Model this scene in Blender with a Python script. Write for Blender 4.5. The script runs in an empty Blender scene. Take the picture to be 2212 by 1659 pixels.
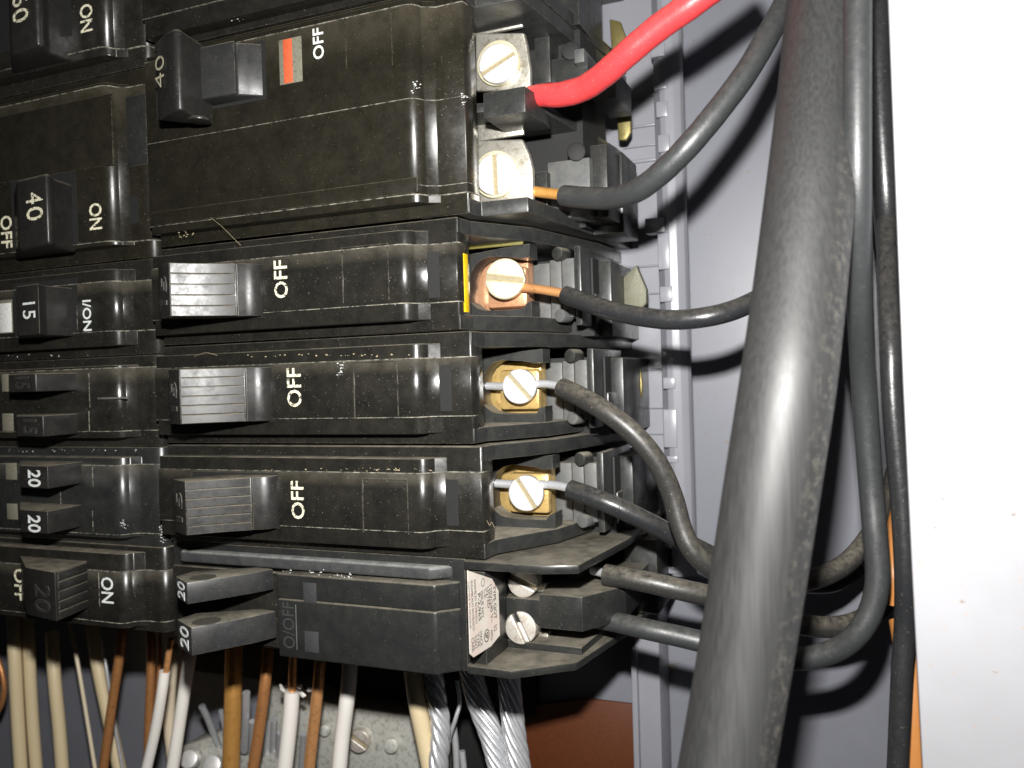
import bpy, bmesh, math, random
from mathutils import Vector, Matrix
random.seed(7)
S = 0.001                                   # everything below is written in millimetres
scene = bpy.context.scene
COL = scene.collection
# ------------------------------------------------------------------ camera
F = 1790.0                                  # focal length in pixels of a 2212 px wide picture
CAM = Vector((0, -125.6, 0))
TH, PT, RO = math.radians(22.2), math.radians(-0.54), math.radians(1.72)
f0 = Vector((-math.sin(TH), math.cos(TH), 0)); r0 = Vector((math.cos(TH), math.sin(TH), 0)); u0 = Vector((0, 0, 1))
fw = f0*math.cos(PT) + u0*math.sin(PT); up1 = u0*math.cos(PT) - f0*math.sin(PT)
rt = r0*math.cos(RO) - up1*math.sin(RO); up = up1*math.cos(RO) + r0*math.sin(RO)
cd = bpy.data.cameras.new('camera'); cam = bpy.data.objects.new('camera', cd); COL.objects.link(cam)
cam.matrix_world = Matrix(((rt.x, up.x, -fw.x, CAM.x*S), (rt.y, up.y, -fw.y, CAM.y*S), (rt.z, up.z, -fw.z, CAM.z*S), (0, 0, 0, 1)))
cd.sensor_width = 36; cd.lens = 36*F/2212; cd.clip_start = 0.005; cd.clip_end = 10
cd.dof.use_dof = True; cd.dof.focus_distance = 0.146; cd.dof.aperture_fstop = 29.13/1.15
scene.camera = cam
# ------------------------------------------------------------------ world and the camera's own flash
w = bpy.data.worlds.new('World'); scene.world = w; w.use_nodes = True
bg = w.node_tree.nodes['Background']; bg.inputs[0].default_value = (0.9, 0.95, 1.0, 1); bg.inputs[1].default_value = 0.006
FL = CAM + up*26 - rt*2 + fw*2
ld = bpy.data.lights.new('camera_flash', 'AREA'); ld.shape = 'RECTANGLE'; ld.size = 0.007; ld.size_y = 0.0045
ld.energy = 0.475; ld.spread = math.radians(165); ld.color = (1.0, 0.985, 0.96)
lo = bpy.data.objects.new('camera_flash', ld); COL.objects.link(lo)
tgt = CAM + fw*150 + up*6 - rt*22
lo.location = FL*S; lo.rotation_euler = (tgt-FL).to_track_quat('-Z', 'Y').to_euler()
scene.view_settings.view_transform = 'Standard'; scene.view_settings.look = 'None'
scene.view_settings.exposure = 0; scene.view_settings.gamma = 1
scene.render.engine = 'CYCLES'

def U(x, y, Y):                             # the point at depth Y (mm) seen at picture position x, y
    d = fw + rt*((x-1106)/F) + up*((829.5-y)/F)
    return CAM + d*((Y-CAM.y)/d.y)

# ------------------------------------------------------------------ materials
def mat(name):
    m = bpy.data.materials.new(name); m.use_nodes = True
    nt = m.node_tree; return m, nt, nt.nodes['Principled BSDF']
def nd(nt, t, **k):
    n = nt.nodes.new(t)
    for a, v in k.items(): setattr(n, a, v)
    return n
def math_(nt, op, a, b=None, clamp=False):
    n = nd(nt, 'ShaderNodeMath', operation=op, use_clamp=clamp)
    for i, v in enumerate((a, b)):
        if v is None: continue
        if isinstance(v, (int, float)): n.inputs[i].default_value = v
        else: nt.links.new(v, n.inputs[i])
    return n.outputs[0]
def rng(nt, v, a, b, c=0.0, d=1.0):
    n = nd(nt, 'ShaderNodeMapRange'); nt.links.new(v, n.inputs[0])
    for i, q in enumerate((a, b, c, d)): n.inputs[i+1].default_value = q
    return n.outputs[0]
def noise(nt, scale, detail=3, rough=0.6, stretch=None):
    g = nd(nt, 'ShaderNodeNewGeometry')
    mp = nd(nt, 'ShaderNodeMapping'); nt.links.new(g.outputs['Position'], mp.inputs[0])
    s = stretch or (1, 1, 1)
    mp.inputs['Scale'].default_value = tuple(1000*scale*q for q in s)
    n = nd(nt, 'ShaderNodeTexNoise'); n.inputs['Scale'].default_value = 1; n.inputs['Detail'].default_value = detail
    n.inputs['Roughness'].default_value = rough
    nt.links.new(mp.outputs[0], n.inputs['Vector']); return n.outputs['Fac']
def mix(nt, f, a, b):
    n = nd(nt, 'ShaderNodeMix', data_type='RGBA')
    if isinstance(f, (int, float)): n.inputs[0].default_value = f
    else: nt.links.new(f, n.inputs[0])
    for i, v in ((6, a), (7, b)):
        if isinstance(v, tuple): n.inputs[i].default_value = v + (1,)
        else: nt.links.new(v, n.inputs[i])
    return n.outputs[2]
def bump(nt, bs, h, strength, dist=0.1):
    n = nd(nt, 'ShaderNodeBump'); n.inputs['Strength'].default_value = strength; n.inputs['Distance'].default_value = dist*S
    nt.links.new(h, n.inputs['Height']); nt.links.new(n.outputs[0], bs.inputs['Normal'])

def plastic(name, base=(0.012, 0.0125, 0.012), rough=0.32, dust=0.75, film=0.12, edge=0.55, tint=(0.33, 0.295, 0.225), wave=0.0, specks=1.0, coat=0.0, spec=0.5):
    m, nt, b = mat(name)
    g = nd(nt, 'ShaderNodeNewGeometry')
    sx = nd(nt, 'ShaderNodeSeparateXYZ'); nt.links.new(g.outputs['Normal'], sx.inputs[0])
    upf = rng(nt, sx.outputs[2], 0.18, 0.8)
    n1 = noise(nt, 0.35, 4); n2 = noise(nt, 3.5, 3, 0.7); n3 = noise(nt, 4.2, 1, 0.5)
    patch = rng(nt, n1, 0.3, 0.62, 0.45, 1.0)
    grit = rng(nt, n2, 0.25, 0.7, 0.6, 1.0)
    d = math_(nt, 'MULTIPLY', math_(nt, 'MULTIPLY', math_(nt, 'MULTIPLY', upf, patch), grit), dust)
    sp = math_(nt, 'MULTIPLY', rng(nt, n3, 0.73, 0.79), 0.6*specks)
    fl = math_(nt, 'MULTIPLY', rng(nt, noise(nt, 0.3, 6, 0.75), 0.3, 0.75), film)
    tot = math_(nt, 'MAXIMUM', math_(nt, 'MAXIMUM', d, fl), sp)
    if edge > 0:
        bv = nd(nt, 'ShaderNodeBevel', samples=4); bv.inputs[0].default_value = 0.13*S
        dp = nd(nt, 'ShaderNodeVectorMath', operation='DOT_PRODUCT')
        nt.links.new(bv.outputs[0], dp.inputs[0]); nt.links.new(g.outputs['Normal'], dp.inputs[1])
        e = rng(nt, dp.outputs['Value'], 0.985, 0.90)
        e = math_(nt, 'MULTIPLY', e, rng(nt, noise(nt, 0.9, 4, 0.7), 0.36, 0.6))
        tot = math_(nt, 'MAXIMUM', tot, math_(nt, 'MULTIPLY', e, edge))
    nt.links.new(mix(nt, tot, base, tint), b.inputs['Base Color'])
    smudge = noise(nt, 0.5, 4, 0.7)
    r = math_(nt, 'ADD', math_(nt, 'MULTIPLY', tot, 0.6), rng(nt, smudge, 0.3, 0.7, rough*0.8, rough*1.35), True)
    nt.links.new(r, b.inputs['Roughness'])
    b.inputs['Specular IOR Level'].default_value = spec
    h = math_(nt, 'ADD', math_(nt, 'MULTIPLY', n2, 0.10), math_(nt, 'MULTIPLY', noise(nt, 0.6, 3), 0.5))
    bump(nt, b, h, 0.25, 0.03)
    return m
def metal(name, col, rough=0.3, metallic=0.55, dirt=0.3, dirtcol=(0.15, 0.1, 0.05), brush=1.0, stretch=None, bs=0.25):
    m, nt, b = mat(name)
    n1 = noise(nt, 0.9, 4, 0.7, stretch); n2 = noise(nt, 4.0, 3, 0.6, stretch)
    k = math_(nt, 'MULTIPLY', rng(nt, n1, 0.5, 0.72), dirt)
    nt.links.new(mix(nt, k, col, dirtcol), b.inputs['Base Color'])
    b.inputs['Metallic'].default_value = metallic
    nt.links.new(rng(nt, n2, 0.3, 0.7, rough*0.75, rough*1.3), b.inputs['Roughness'])
    bump(nt, b, math_(nt, 'ADD', n2, math_(nt, 'MULTIPLY', n1, 1.5)), bs, 0.05)
    return m
def insulation(name, col, rough=0.4, dust=0.3, tint=(0.25, 0.22, 0.17), spec=0.5, bs=0.3, spots=0.0, sx_=None):
    m, nt, b = mat(name)
    g = nd(nt, 'ShaderNodeNewGeometry'); sx = nd(nt, 'ShaderNodeSeparateXYZ'); nt.links.new(g.outputs['Normal'], sx.inputs[0])
    n1 = noise(nt, 0.9, 4, 0.7, sx_); n2 = noise(nt, 3.0, 3, 0.6); n3 = noise(nt, 3.0, 1, 0.5)
    d = math_(nt, 'MULTIPLY', math_(nt, 'MULTIPLY', rng(nt, sx.outputs[2], -0.1, 0.9), rng(nt, n1, 0.3, 0.65)), dust)
    sp = math_(nt, 'MULTIPLY', rng(nt, n3, 0.70, 0.76), 1.2*dust)
    d = math_(nt, 'MAXIMUM', d, sp)
    c = mix(nt, d, col, tint)
    nt.links.new(c, b.inputs['Base Color'])
    nt.links.new(rng(nt, n1, 0.3, 0.7, rough*0.85, rough*1.25), b.inputs['Roughness'])
    b.inputs['Specular IOR Level'].default_value = spec
    bump(nt, b, math_(nt, 'ADD', n2, math_(nt, 'MULTIPLY', n1, 0.8)), bs, 0.08)
    return m
def cable_mat():
    m, nt, b = mat('thick_black_cable_sheath')
    st = noise(nt, 2.6, 3, 0.6, (1, 1, 0.012)); fine = noise(nt, 2.5, 3, 0.6); big = noise(nt, 0.15, 3)
    g = nd(nt, 'ShaderNodeNewGeometry'); sx = nd(nt, 'ShaderNodeSeparateXYZ'); nt.links.new(g.outputs['Normal'], sx.inputs[0])
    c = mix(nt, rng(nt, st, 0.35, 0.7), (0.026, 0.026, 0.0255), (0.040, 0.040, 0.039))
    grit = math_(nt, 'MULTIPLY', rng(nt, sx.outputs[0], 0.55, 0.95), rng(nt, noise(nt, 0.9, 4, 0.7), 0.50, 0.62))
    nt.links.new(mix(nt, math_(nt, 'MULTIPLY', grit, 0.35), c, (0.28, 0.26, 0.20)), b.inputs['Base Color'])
    nt.links.new(rng(nt, st, 0.3, 0.7, 0.50, 0.60), b.inputs['Roughness']); b.inputs['Specular IOR Level'].default_value = 1.0
    h = math_(nt, 'ADD', math_(nt, 'ADD', math_(nt, 'MULTIPLY', st, 0.9), math_(nt, 'MULTIPLY', fine, 0.2)), math_(nt, 'MULTIPLY', grit, 1.6))
    bump(nt, b, h, 0.22, 0.06)
    return m
def painted(name, col, rough=0.35, spotcol=(0.24, 0.16, 0.09), spot=0.8, bs=0.15, ss=1.1, thr=0.68):
    m, nt, b = mat(name)
    n1 = noise(nt, ss, 2, 0.6); n2 = noise(nt, 0.06, 4, 0.6); n3 = noise(nt, 3, 2)
    sp = math_(nt, 'MULTIPLY', rng(nt, n1, thr, thr+0.05), spot)
    c = mix(nt, rng(nt, n2, 0.3, 0.7), col, tuple(q*0.88 for q in col))
    nt.links.new(mix(nt, sp, c, spotcol), b.inputs['Base Color'])
    nt.links.new(rng(nt, n2, 0.3, 0.7, rough*0.9, rough*1.2), b.inputs['Roughness'])
    bump(nt, b, math_(nt, 'ADD', math_(nt, 'MULTIPLY', n3, 0.3), noise(nt, 0.3, 3)), bs, 0.08)
    return m
def flat(name, col, rough=0.5, metallic=0.0):
    m, nt, b = mat(name)
    nt.links.new(mix(nt, rng(nt, noise(nt, 2.2, 3, 0.7), 0.5, 0.75), col, tuple(q*0.55 for q in col)), b.inputs['Base Color'])
    b.inputs['Roughness'].default_value = rough; b.inputs['Metallic'].default_value = metallic
    return m

M = {}
M['case'] = plastic('glossy_black_breaker_case', base=(0.0095, 0.0092, 0.0082), rough=0.23, film=0.05)
M['case_brown'] = plastic('brown_black_breaker_case', base=(0.010, 0.0092, 0.0065), rough=0.27, dust=0.6, film=0.045, tint=(0.30, 0.26, 0.18))
M['case_grey'] = plastic('charcoal_breaker_case', base=(0.015, 0.0165, 0.017), rough=0.27, dust=0.6, film=0.05)
M['pocket'] = plastic('black_terminal_pocket', base=(0.017, 0.019, 0.020), rough=0.30, dust=0.9, film=0.08, edge=0.5)
M['inner'] = plastic('grey_black_inner_moulding', base=(0.075, 0.082, 0.088), rough=0.42, dust=0.6, film=0.3, edge=0.4)
M['slot'] = plastic('pale_slot_insert', base=(0.16, 0.175, 0.165), rough=0.4, dust=0.4, film=0.3, edge=0.2)
def seamdust():
    m, nt, b = mat('broken_line_of_dust')
    f = rng(nt, noise(nt, 0.75, 5, 0.75), 0.40, 0.66)
    nt.links.new(mix(nt, f, (0.03, 0.03, 0.026), (0.36, 0.34, 0.27)), b.inputs['Base Color']); b.inputs['Roughness'].default_value = 0.6
    return m
M['seamdust'] = seamdust()
M['scuffed'] = plastic('scuffed_charcoal_plastic', base=(0.03, 0.032, 0.033), rough=0.36, dust=0.7, film=0.12, edge=0.5, tint=(0.40, 0.40, 0.38))
M['hole'] = flat('hole_shade', (0.07, 0.065, 0.05), 0.8)  # shade inside the toggle hole, painted as a dark disc colour
M['emboss'] = flat('embossed_charcoal', (0.045, 0.047, 0.047), 0.5)
M['handle'] = plastic('black_handle_plastic', base=(0.013, 0.013, 0.013), rough=0.35, dust=0.85, film=0.05, edge=0.5, tint=(0.30, 0.26, 0.19))
M['handle_matt'] = plastic('worn_handle_plastic', base=(0.020, 0.021, 0.023), rough=0.36, dust=0.9, film=0.07, edge=0.6, tint=(0.30, 0.27, 0.20))
M['silver'] = metal('zinc_plate', (0.72, 0.69, 0.60), 0.36, metallic=0.8, dirt=0.75, dirtcol=(0.30, 0.24, 0.13), bs=0.5)
M['steel_screw'] = metal('bright_screw', (0.97, 0.96, 0.94), 0.42, dirt=0.2, dirtcol=(0.5, 0.38, 0.2))
M['brass_screw'] = metal('brassy_screw', (0.95, 0.88, 0.62), 0.42, dirt=0.35, dirtcol=(0.45, 0.33, 0.12))
M['dull_screw'] = metal('dull_screw', (0.62, 0.58, 0.52), 0.42, dirt=0.6, dirtcol=(0.22, 0.12, 0.05))
M['slotgrime'] = flat('slot_grime', (0.30, 0.25, 0.15), 0.5)
M['slotlight'] = flat('pale_slot', (0.75, 0.72, 0.65), 0.5)
M['brass'] = metal('brass_clamp', (0.72, 0.50, 0.19), 0.33, dirt=0.5, dirtcol=(0.28, 0.15, 0.03))
M['copper_clamp'] = metal('copper_clamp', (0.80, 0.43, 0.24), 0.32, dirt=0.4, dirtcol=(0.35, 0.12, 0.04))
M['copper'] = metal('copper_wire', (0.85, 0.42, 0.17), 0.36, dirt=0.5, dirtcol=(0.3, 0.11, 0.03), bs=0.15)
M['copper_orange'] = metal('oxidised_orange_copper', (0.72, 0.37, 0.10), 0.42, metallic=0.5, dirt=0.5, dirtcol=(0.45, 0.2, 0.03), bs=0.15)
M['copper_dark'] = metal('dark_copper_wire', (0.60, 0.27, 0.10), 0.42, metallic=0.5, dirt=0.5, dirtcol=(0.2, 0.07, 0.02), bs=0.15)
M['aluminium'] = metal('aluminium_wire', (0.72, 0.73, 0.75), 0.34, dirt=0.3, dirtcol=(0.3, 0.3, 0.3), bs=0.15)
M['neutral'] = metal('weathered_aluminium_bar', (0.62, 0.62, 0.56), 0.5, metallic=0.35, dirt=0.7, dirtcol=(0.12, 0.11, 0.08), bs=0.5)
M['olive'] = metal('olive_plated_jaw', (0.24, 0.20, 0.075), 0.45, metallic=0.6, dirt=0.5, dirtcol=(0.15, 0.1, 0.03))
M['olivegrey'] = metal('grey_olive_jaw', (0.18, 0.175, 0.125), 0.6, metallic=0.2, dirt=0.5, dirtcol=(0.12, 0.11, 0.06))
M['wire_black'] = insulation('black_wire_insulation', (0.022, 0.023, 0.025), 0.30, 0.28, spec=0.7)
M['wire_grey'] = insulation('worn_black_wire_insulation', (0.036, 0.039, 0.040), 0.42, 0.20, spec=0.9)
M['wire_dusty'] = insulation('dusty_black_wire_insulation', (0.032, 0.031, 0.029), 0.38, 0.6, spec=0.6)
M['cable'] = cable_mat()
M['wire_red'] = insulation('red_wire_insulation', (0.72, 0.055, 0.06), 0.40, 0.22, tint=(0.8, 0.35, 0.25))
M['wire_beige'] = insulation('aged_beige_insulation', (0.78, 0.64, 0.40), 0.42, 0.12)
M['wire_cream'] = insulation('cream_insulation', (0.80, 0.68, 0.50), 0.42, 0.1)
M['wire_white'] = insulation('white_wire_insulation', (0.90, 0.86, 0.80), 0.34, 0.08)
M['wire_orange'] = insulation('orange_wire_insulation', (0.50, 0.20, 0.05), 0.4, 0.1)
M['panel'] = painted('grey_painted_steel', (0.242, 0.248, 0.282), 0.34, bs=0.1)
M['rail'] = painted('grey_painted_rail', (0.285, 0.29, 0.32), 0.3, spot=0.3)
M['flange'] = painted('white_painted_flange', (0.455, 0.455, 0.475), 0.5, spotcol=(0.5, 0.35, 0.25), spot=0.5)
M['brown'] = flat('brown_barrier_sheet', (0.115, 0.03, 0.007), 0.55)
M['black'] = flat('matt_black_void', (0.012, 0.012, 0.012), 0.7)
M['yellow'] = flat('yellow_marker', (0.85, 0.55, 0.0), 0.5)
M['olive_strip'] = flat('olive_marker', (0.14, 0.12, 0.02), 0.6)
def printed(name, col, wear=0.56):
    m, nt, b = mat(name)
    nt.links.new(mix(nt, rng(nt, noise(nt, 1.7, 4, 0.7), wear, wear+0.05), col, (0.03, 0.028, 0.022)), b.inputs['Base Color'])
    b.inputs['Roughness'].default_value = 0.5; return m
M['print'] = printed('white_print', (0.80, 0.83, 0.80), 0.60)
M['print_y'] = printed('yellowed_print', (0.82, 0.78, 0.58), 0.55)
M['print_dim'] = printed('dim_print', (0.34, 0.32, 0.23), 0.6)
M['ink'] = flat('black_ink', (0.06, 0.05, 0.045), 0.6)
M['label'] = painted('off_white_label', (0.93, 0.86, 0.76), 0.4, spotcol=(0.88, 0.66, 0.58), spot=0.45, ss=0.3, thr=0.5)
M['orange'] = flat('orange_flag', (0.62, 0.12, 0.05), 0.35)
M['clear'] = flat('dull_clear_window', (0.20, 0.19, 0.145), 0.25)
M['white_flag'] = flat('white_flag', (0.75, 0.75, 0.72), 0.4)
M['dustfluff'] = flat('tan_dust_clump', (0.34, 0.28, 0.18), 0.9)

# ------------------------------------------------------------------ object helpers
LOC = {}
def link(name, me, m, parent=None, loc=None):
    o = bpy.data.objects.new(name, me); COL.objects.link(o)
    if m is not None: me.materials.append(M[m] if isinstance(m, str) else m)
    if parent is not None: o.parent = parent; LOC[o.name] = LOC[parent.name]
    else: LOC[o.name] = loc
    return o
def finish(bm, name, m, parent=None, smooth=30, **tags):
    me = bpy.data.meshes.new(name)
    bmesh.ops.recalc_face_normals(bm, faces=bm.faces)
    if parent is not None: L = LOC[parent.name]
    else:
        c = Vector((0, 0, 0))
        for v in bm.verts: c += v.co
        L = c/len(bm.verts)
    for v in bm.verts: v.co = (v.co-L)*S
    for f in bm.faces: f.smooth = True
    bm.to_mesh(me); bm.free()
    me.set_sharp_from_angle(angle=math.radians(smooth))
    o = link(name, me, m, parent, L)
    if parent is None: o.location = L*S
    tag(o, **tags)
    return o
def tag(o, label=None, category=None, group=None, kind=None):
    for k, v in (('label', label), ('category', category), ('group', group), ('kind', kind)):
        if v: o[k] = v
def root(name, loc, label, category, group=None):
    o = bpy.data.objects.new(name, None); COL.objects.link(o); o.location = Vector(loc)*S
    o.empty_display_size = 0.005
    LOC[o.name] = Vector(loc); tag(o, label, category, group); return o
def bevel(bm, off, seg=2, angle=25, sel=None):
    if off <= 0: return
    es = [e for e in bm.edges if len(e.link_faces) == 2 and e.calc_face_angle(0) > math.radians(angle) and (sel is None or sel(e))]
    if es: bmesh.ops.bevel(bm, geom=es, offset=off, segments=seg, profile=0.5, affect='EDGES', clamp_overlap=True)
def prism(poly, a0, a1, axis='Z', bev=0.0, seg=2, into=None, sel=None):
    """poly of (x,y) extruded along Z, or (x,z) extruded along Y, or (y,z) extruded along X"""
    bm = bmesh.new()
    def P(p, a):
        if axis == 'Z': return (p[0], p[1], a)
        if axis == 'Y': return (p[0], a, p[1])
        return (a, p[0], p[1])
    lo_ = [bm.verts.new(P(p, a0)) for p in poly]; hi = [bm.verts.new(P(p, a1)) for p in poly]
    bm.faces.new(lo_); bm.faces.new(hi[::-1])
    n = len(poly)
    for i in range(n): bm.faces.new((lo_[i], hi[i], hi[(i+1) % n], lo_[(i+1) % n]))
    bmesh.ops.recalc_face_normals(bm, faces=bm.faces)
    bevel(bm, bev, seg, sel=sel)
    if into is not None: merge(into, bm); return into
    return bm
def merge(a, b):
    me = bpy.data.meshes.new('tmp'); b.to_mesh(me); b.free(); a.from_mesh(me); bpy.data.meshes.remove(me)
def box(x0, x1, y0, y1, z0, z1, bev=0.0, seg=2, into=None):
    x0, x1 = sorted((x0, x1)); z0, z1 = sorted((z0, z1)); y0, y1 = sorted((y0, y1))
    return prism([(x0, y0), (x1, y0), (x1, y1), (x0, y1)], z0, z1, 'Z', bev, seg, into)
def pbox(px0, px1, py0, py1, Y, depth, bev=0.0, seg=2, into=None, m=None):
    """box whose front face at depth Y spans these picture coordinates"""
    cx, cy = (px0+px1)/2, (py0+py1)/2
    return box(U(px0, cy, Y).x, U(px1, cy, Y).x, Y, Y+depth, U(cx, py0, Y).z, U(cx, py1, Y).z, bev, seg, into)
def pxs(pts, Y): return [(U(x, y, Y).x, U(x, y, Y).z) for x, y in pts]
def cyl(c, axis, r, h, seg=24, bev=0.0, r2=None, into=None):
    bm = bmesh.new(); axis = Vector(axis).normalized()
    bmesh.ops.create_cone(bm, cap_ends=True, segments=seg, radius1=r, radius2=r if r2 is None else r2, depth=h)
    bevel(bm, bev, 2, 40)
    q = Vector((0, 0, 1)).rotation_difference(axis).to_matrix().to_4x4(); q.translation = Vector(c)
    bmesh.ops.transform(bm, matrix=q, verts=bm.verts)
    if into is not None: merge(into, bm); return into
    return bm
def spline(pts, n=10):
    P = [Vector(p[0]) for p in pts]; R = [p[1] for p in pts]
    P = [P[0]*2-P[1]] + P + [P[-1]*2-P[-2]]; R = [R[0]] + R + [R[-1]]
    out = []
    for i in range(1, len(P)-2):
        for k in range(n):
            t = k/n; a, b, c, d = P[i-1], P[i], P[i+1], P[i+2]
            q = 0.5*((2*b)+(c-a)*t+(2*a-5*b+4*c-d)*t*t+(3*b-a-3*c+d)*t**3)
            out.append((q, R[i]*(1-t)+R[i+1]*t))
    out.append((P[-2], R[-2])); return out
def tube(pts, seg=16, into=None, n=10, wob=0.0, caps=True):
    """pts: list of (Vector, radius)"""
    path = spline(pts, n) if n > 1 else [(Vector(p), r) for p, r in pts]
    bm = bmesh.new(); rings = []; up_ = None
    ph = random.random()*9
    for i, (p, r) in enumerate(path):
        t = (path[min(i+1, len(path)-1)][0]-path[max(i-1, 0)][0]).normalized()
        if up_ is None: up_ = t.orthogonal().normalized()
        up_ = (up_-t*up_.dot(t)).normalized(); s = t.cross(up_)
        rr = r*(1+wob*math.sin(i*0.7+ph)+wob*0.6*math.sin(i*1.9+2*ph))
        rings.append([bm.verts.new(p+(up_*math.cos(a)+s*math.sin(a))*rr) for a in [2*math.pi*k/seg for k in range(seg)]])
    for a, b in zip(rings, rings[1:]):
        for k in range(seg): bm.faces.new((a[k], a[(k+1) % seg], b[(k+1) % seg], b[k]))
    if caps: bm.faces.new(rings[0][::-1]); bm.faces.new(rings[-1])
    if into is not None: merge(into, bm); return into
    return bm
def W(pts, r):                              # picture path: (x, y, Y[, radius])
    return [(U(p[0], p[1], p[2]), p[3] if len(p) > 3 else r) for p in pts]

def lettering(s, c, W_, H_, right, upv, m, parent, name='lettering', ext=0.05, bold=0.0, **tags):
    """flat raised print: width W_ along right, height H_ along up, centred on c"""
    cu = bpy.data.curves.new('t', 'FONT'); cu.body = s; cu.size = 1; cu.extrude = 0.0; cu.offset = bold; cu.resolution_u = 3
    cu.align_x = 'LEFT'
    ob = bpy.data.objects.new('t', cu); me = ob.to_mesh(); bm = bmesh.new(); bm.from_mesh(me); ob.to_mesh_clear()
    bpy.data.objects.remove(ob); bpy.data.curves.remove(cu)
    xs = [v.co.x for v in bm.verts]; ys = [v.co.y for v in bm.verts]
    x0, x1, y0, y1 = min(xs), max(xs), min(ys), max(ys)
    right = Vector(right).normalized(); upv = Vector(upv).normalized(); nrm = right.cross(upv)
    for v in bm.verts:
        a = ((v.co.x-x0)/(x1-x0)-0.5)*W_; b = ((v.co.y-y0)/(y1-y0)-0.5)*H_
        v.co = Vector(c)+right*a+upv*b
    r = bmesh.ops.extrude_face_region(bm, geom=list(bm.faces))
    vs = [g for g in r['geom'] if isinstance(g, bmesh.types.BMVert)]
    bmesh.ops.translate(bm, vec=nrm*ext, verts=vs)
    return finish(bm, name, m, parent, **tags)

def screw(parent, c, r, axis, ang, m, h=1.3, name='terminal_screw', slotw=0.125, grime='slotgrime', ring=None):
    """slotted screw head: shank disc, two raised half discs, a grimy slot floor"""
    axis = Vector(axis).normalized(); c = Vector(c)
    side = axis.cross(Vector((0, 0, 1))).normalized(); upv = side.cross(axis).normalized()
    d = side*math.cos(ang)+upv*math.sin(ang); e = axis.cross(d).normalized()
    bm = bmesh.new(); hw = r*slotw; R = r
    for s in (1, -1):
        a0 = math.asin(hw/R); pts = []
        for k in range(17):
            a = a0+(math.pi-2*a0)*k/16; pts.append((R*math.cos(a), R*math.sin(a)*s))
        b2 = bmesh.new()
        lo_ = [b2.verts.new(c+d*x+e*y-axis*h) for x, y in pts]; hi = [b2.verts.new(c+d*x*1.0+e*y*1.0) for x, y in pts]
        b2.faces.new(lo_); b2.faces.new(hi[::-1]); n = len(pts)
        for i in range(n): b2.faces.new((lo_[i], hi[i], hi[(i+1) % n], lo_[(i+1) % n]))
        bmesh.ops.recalc_face_normals(b2, faces=b2.faces); bevel(b2, 0.3*r/3, 3, 40)
        merge(bm, b2)
    cyl(c-axis*(h*0.75), axis, R*0.985, h*0.7, 32, 0.05, into=bm)
    o = finish(bm, name, m, parent)
    g = bmesh.new()
    cc = c-axis*(h*0.34)
    q = [cc+d*(R*0.97)+e*hw*1.02, cc-d*(R*0.97)+e*hw*1.02, cc-d*(R*0.97)-e*hw*1.02, cc+d*(R*0.97)-e*hw*1.02]
    vs = [g.verts.new(p) for p in q]+[g.verts.new(p-axis*0.1) for p in q]
    g.faces.new(vs[:4]); g.faces.new(vs[4:][::-1])
    for i in range(4): g.faces.new((vs[i], vs[4+i], vs[4+(i+1) % 4], vs[(i+1) % 4]))
    s_ = finish(g, 'slot', grime, o)
    return o

# ------------------------------------------------------------------ setting
YB = 62.0
bm = box(-320, 25, YB, YB+1.2, -160, 150)
finish(bm, 'back_wall', 'panel', kind='structure')
bm = box(24, 25.2, -60, YB, -160, 150)
finish(bm, 'side_wall', 'panel', kind='structure')
# white flange folded in from the box side
a = [U(1917, -40, -5), U(1935, 415, -5), U(1951, 829, -5), U(1971, 1244, -5), U(1996, 1720, -5)]
poly = [(p.x, p.z) for p in a]+[(130, -95), (130, 90)]
finish(prism(poly, -5, -3.4, 'Y', 0.25), 'front_flange', 'flange', kind='structure')

# ------------------------------------------------------------------ grey rail with hooks
R_ = root('mounting_rail', (-31, 45, 15), 'grey steel rail with square hook teeth behind the right ends of the breakers', 'rail')
Y0 = 46
bm = tube([(Vector((-32.6, Y0+1, 100)), 1.75), (Vector((-32.6, Y0+1, -43)), 1.75)], 20, n=2)
bm = bmesh.new()
prism([(-35.6, Y0+0.4), (-35.0, Y0-0.5), (-33.8, Y0-1.0), (-32.2, Y0-0.7), (-30.9, Y0+0.3), (-30.4, Y0+1.4), (-33.9, YB), (-36.6, YB), (-36.6, Y0+1.4)], -42.5, 100, 'Z', 0.12, 2, into=bm)
finish(bm, 'rolled_edge', 'rail', R_, smooth=50)
Y1 = Y0-1.6
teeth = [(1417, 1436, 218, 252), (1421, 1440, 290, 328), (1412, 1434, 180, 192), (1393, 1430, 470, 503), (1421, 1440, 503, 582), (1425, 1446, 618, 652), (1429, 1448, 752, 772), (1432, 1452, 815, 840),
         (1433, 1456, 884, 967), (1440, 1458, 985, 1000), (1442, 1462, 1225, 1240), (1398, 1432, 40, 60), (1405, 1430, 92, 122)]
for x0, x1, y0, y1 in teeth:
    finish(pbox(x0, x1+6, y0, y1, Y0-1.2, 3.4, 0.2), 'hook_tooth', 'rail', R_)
    finish(pbox(x0+6, x1+1, y1+1, y1+7, Y0+6.9, 0.1, 0.0), 'tooth_shadow', 'black', R_)  # black strip painting the shadow below each tooth, no opening there
    finish(pbox(x1-3, x1+5, y1+1, min(y1+34, y1+34), Y0+5.5, 2.5, 0.2), 'rail_lip', 'rail', R_)
pl = bmesh.new()
prism([(-58, Y0+7), (-37.7, Y0+7), (-37.7, YB), (-58, YB)], -42, 100, 'Z', 0, into=pl)
finish(pl, 'ledge_plate', 'rail', R_)
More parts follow.
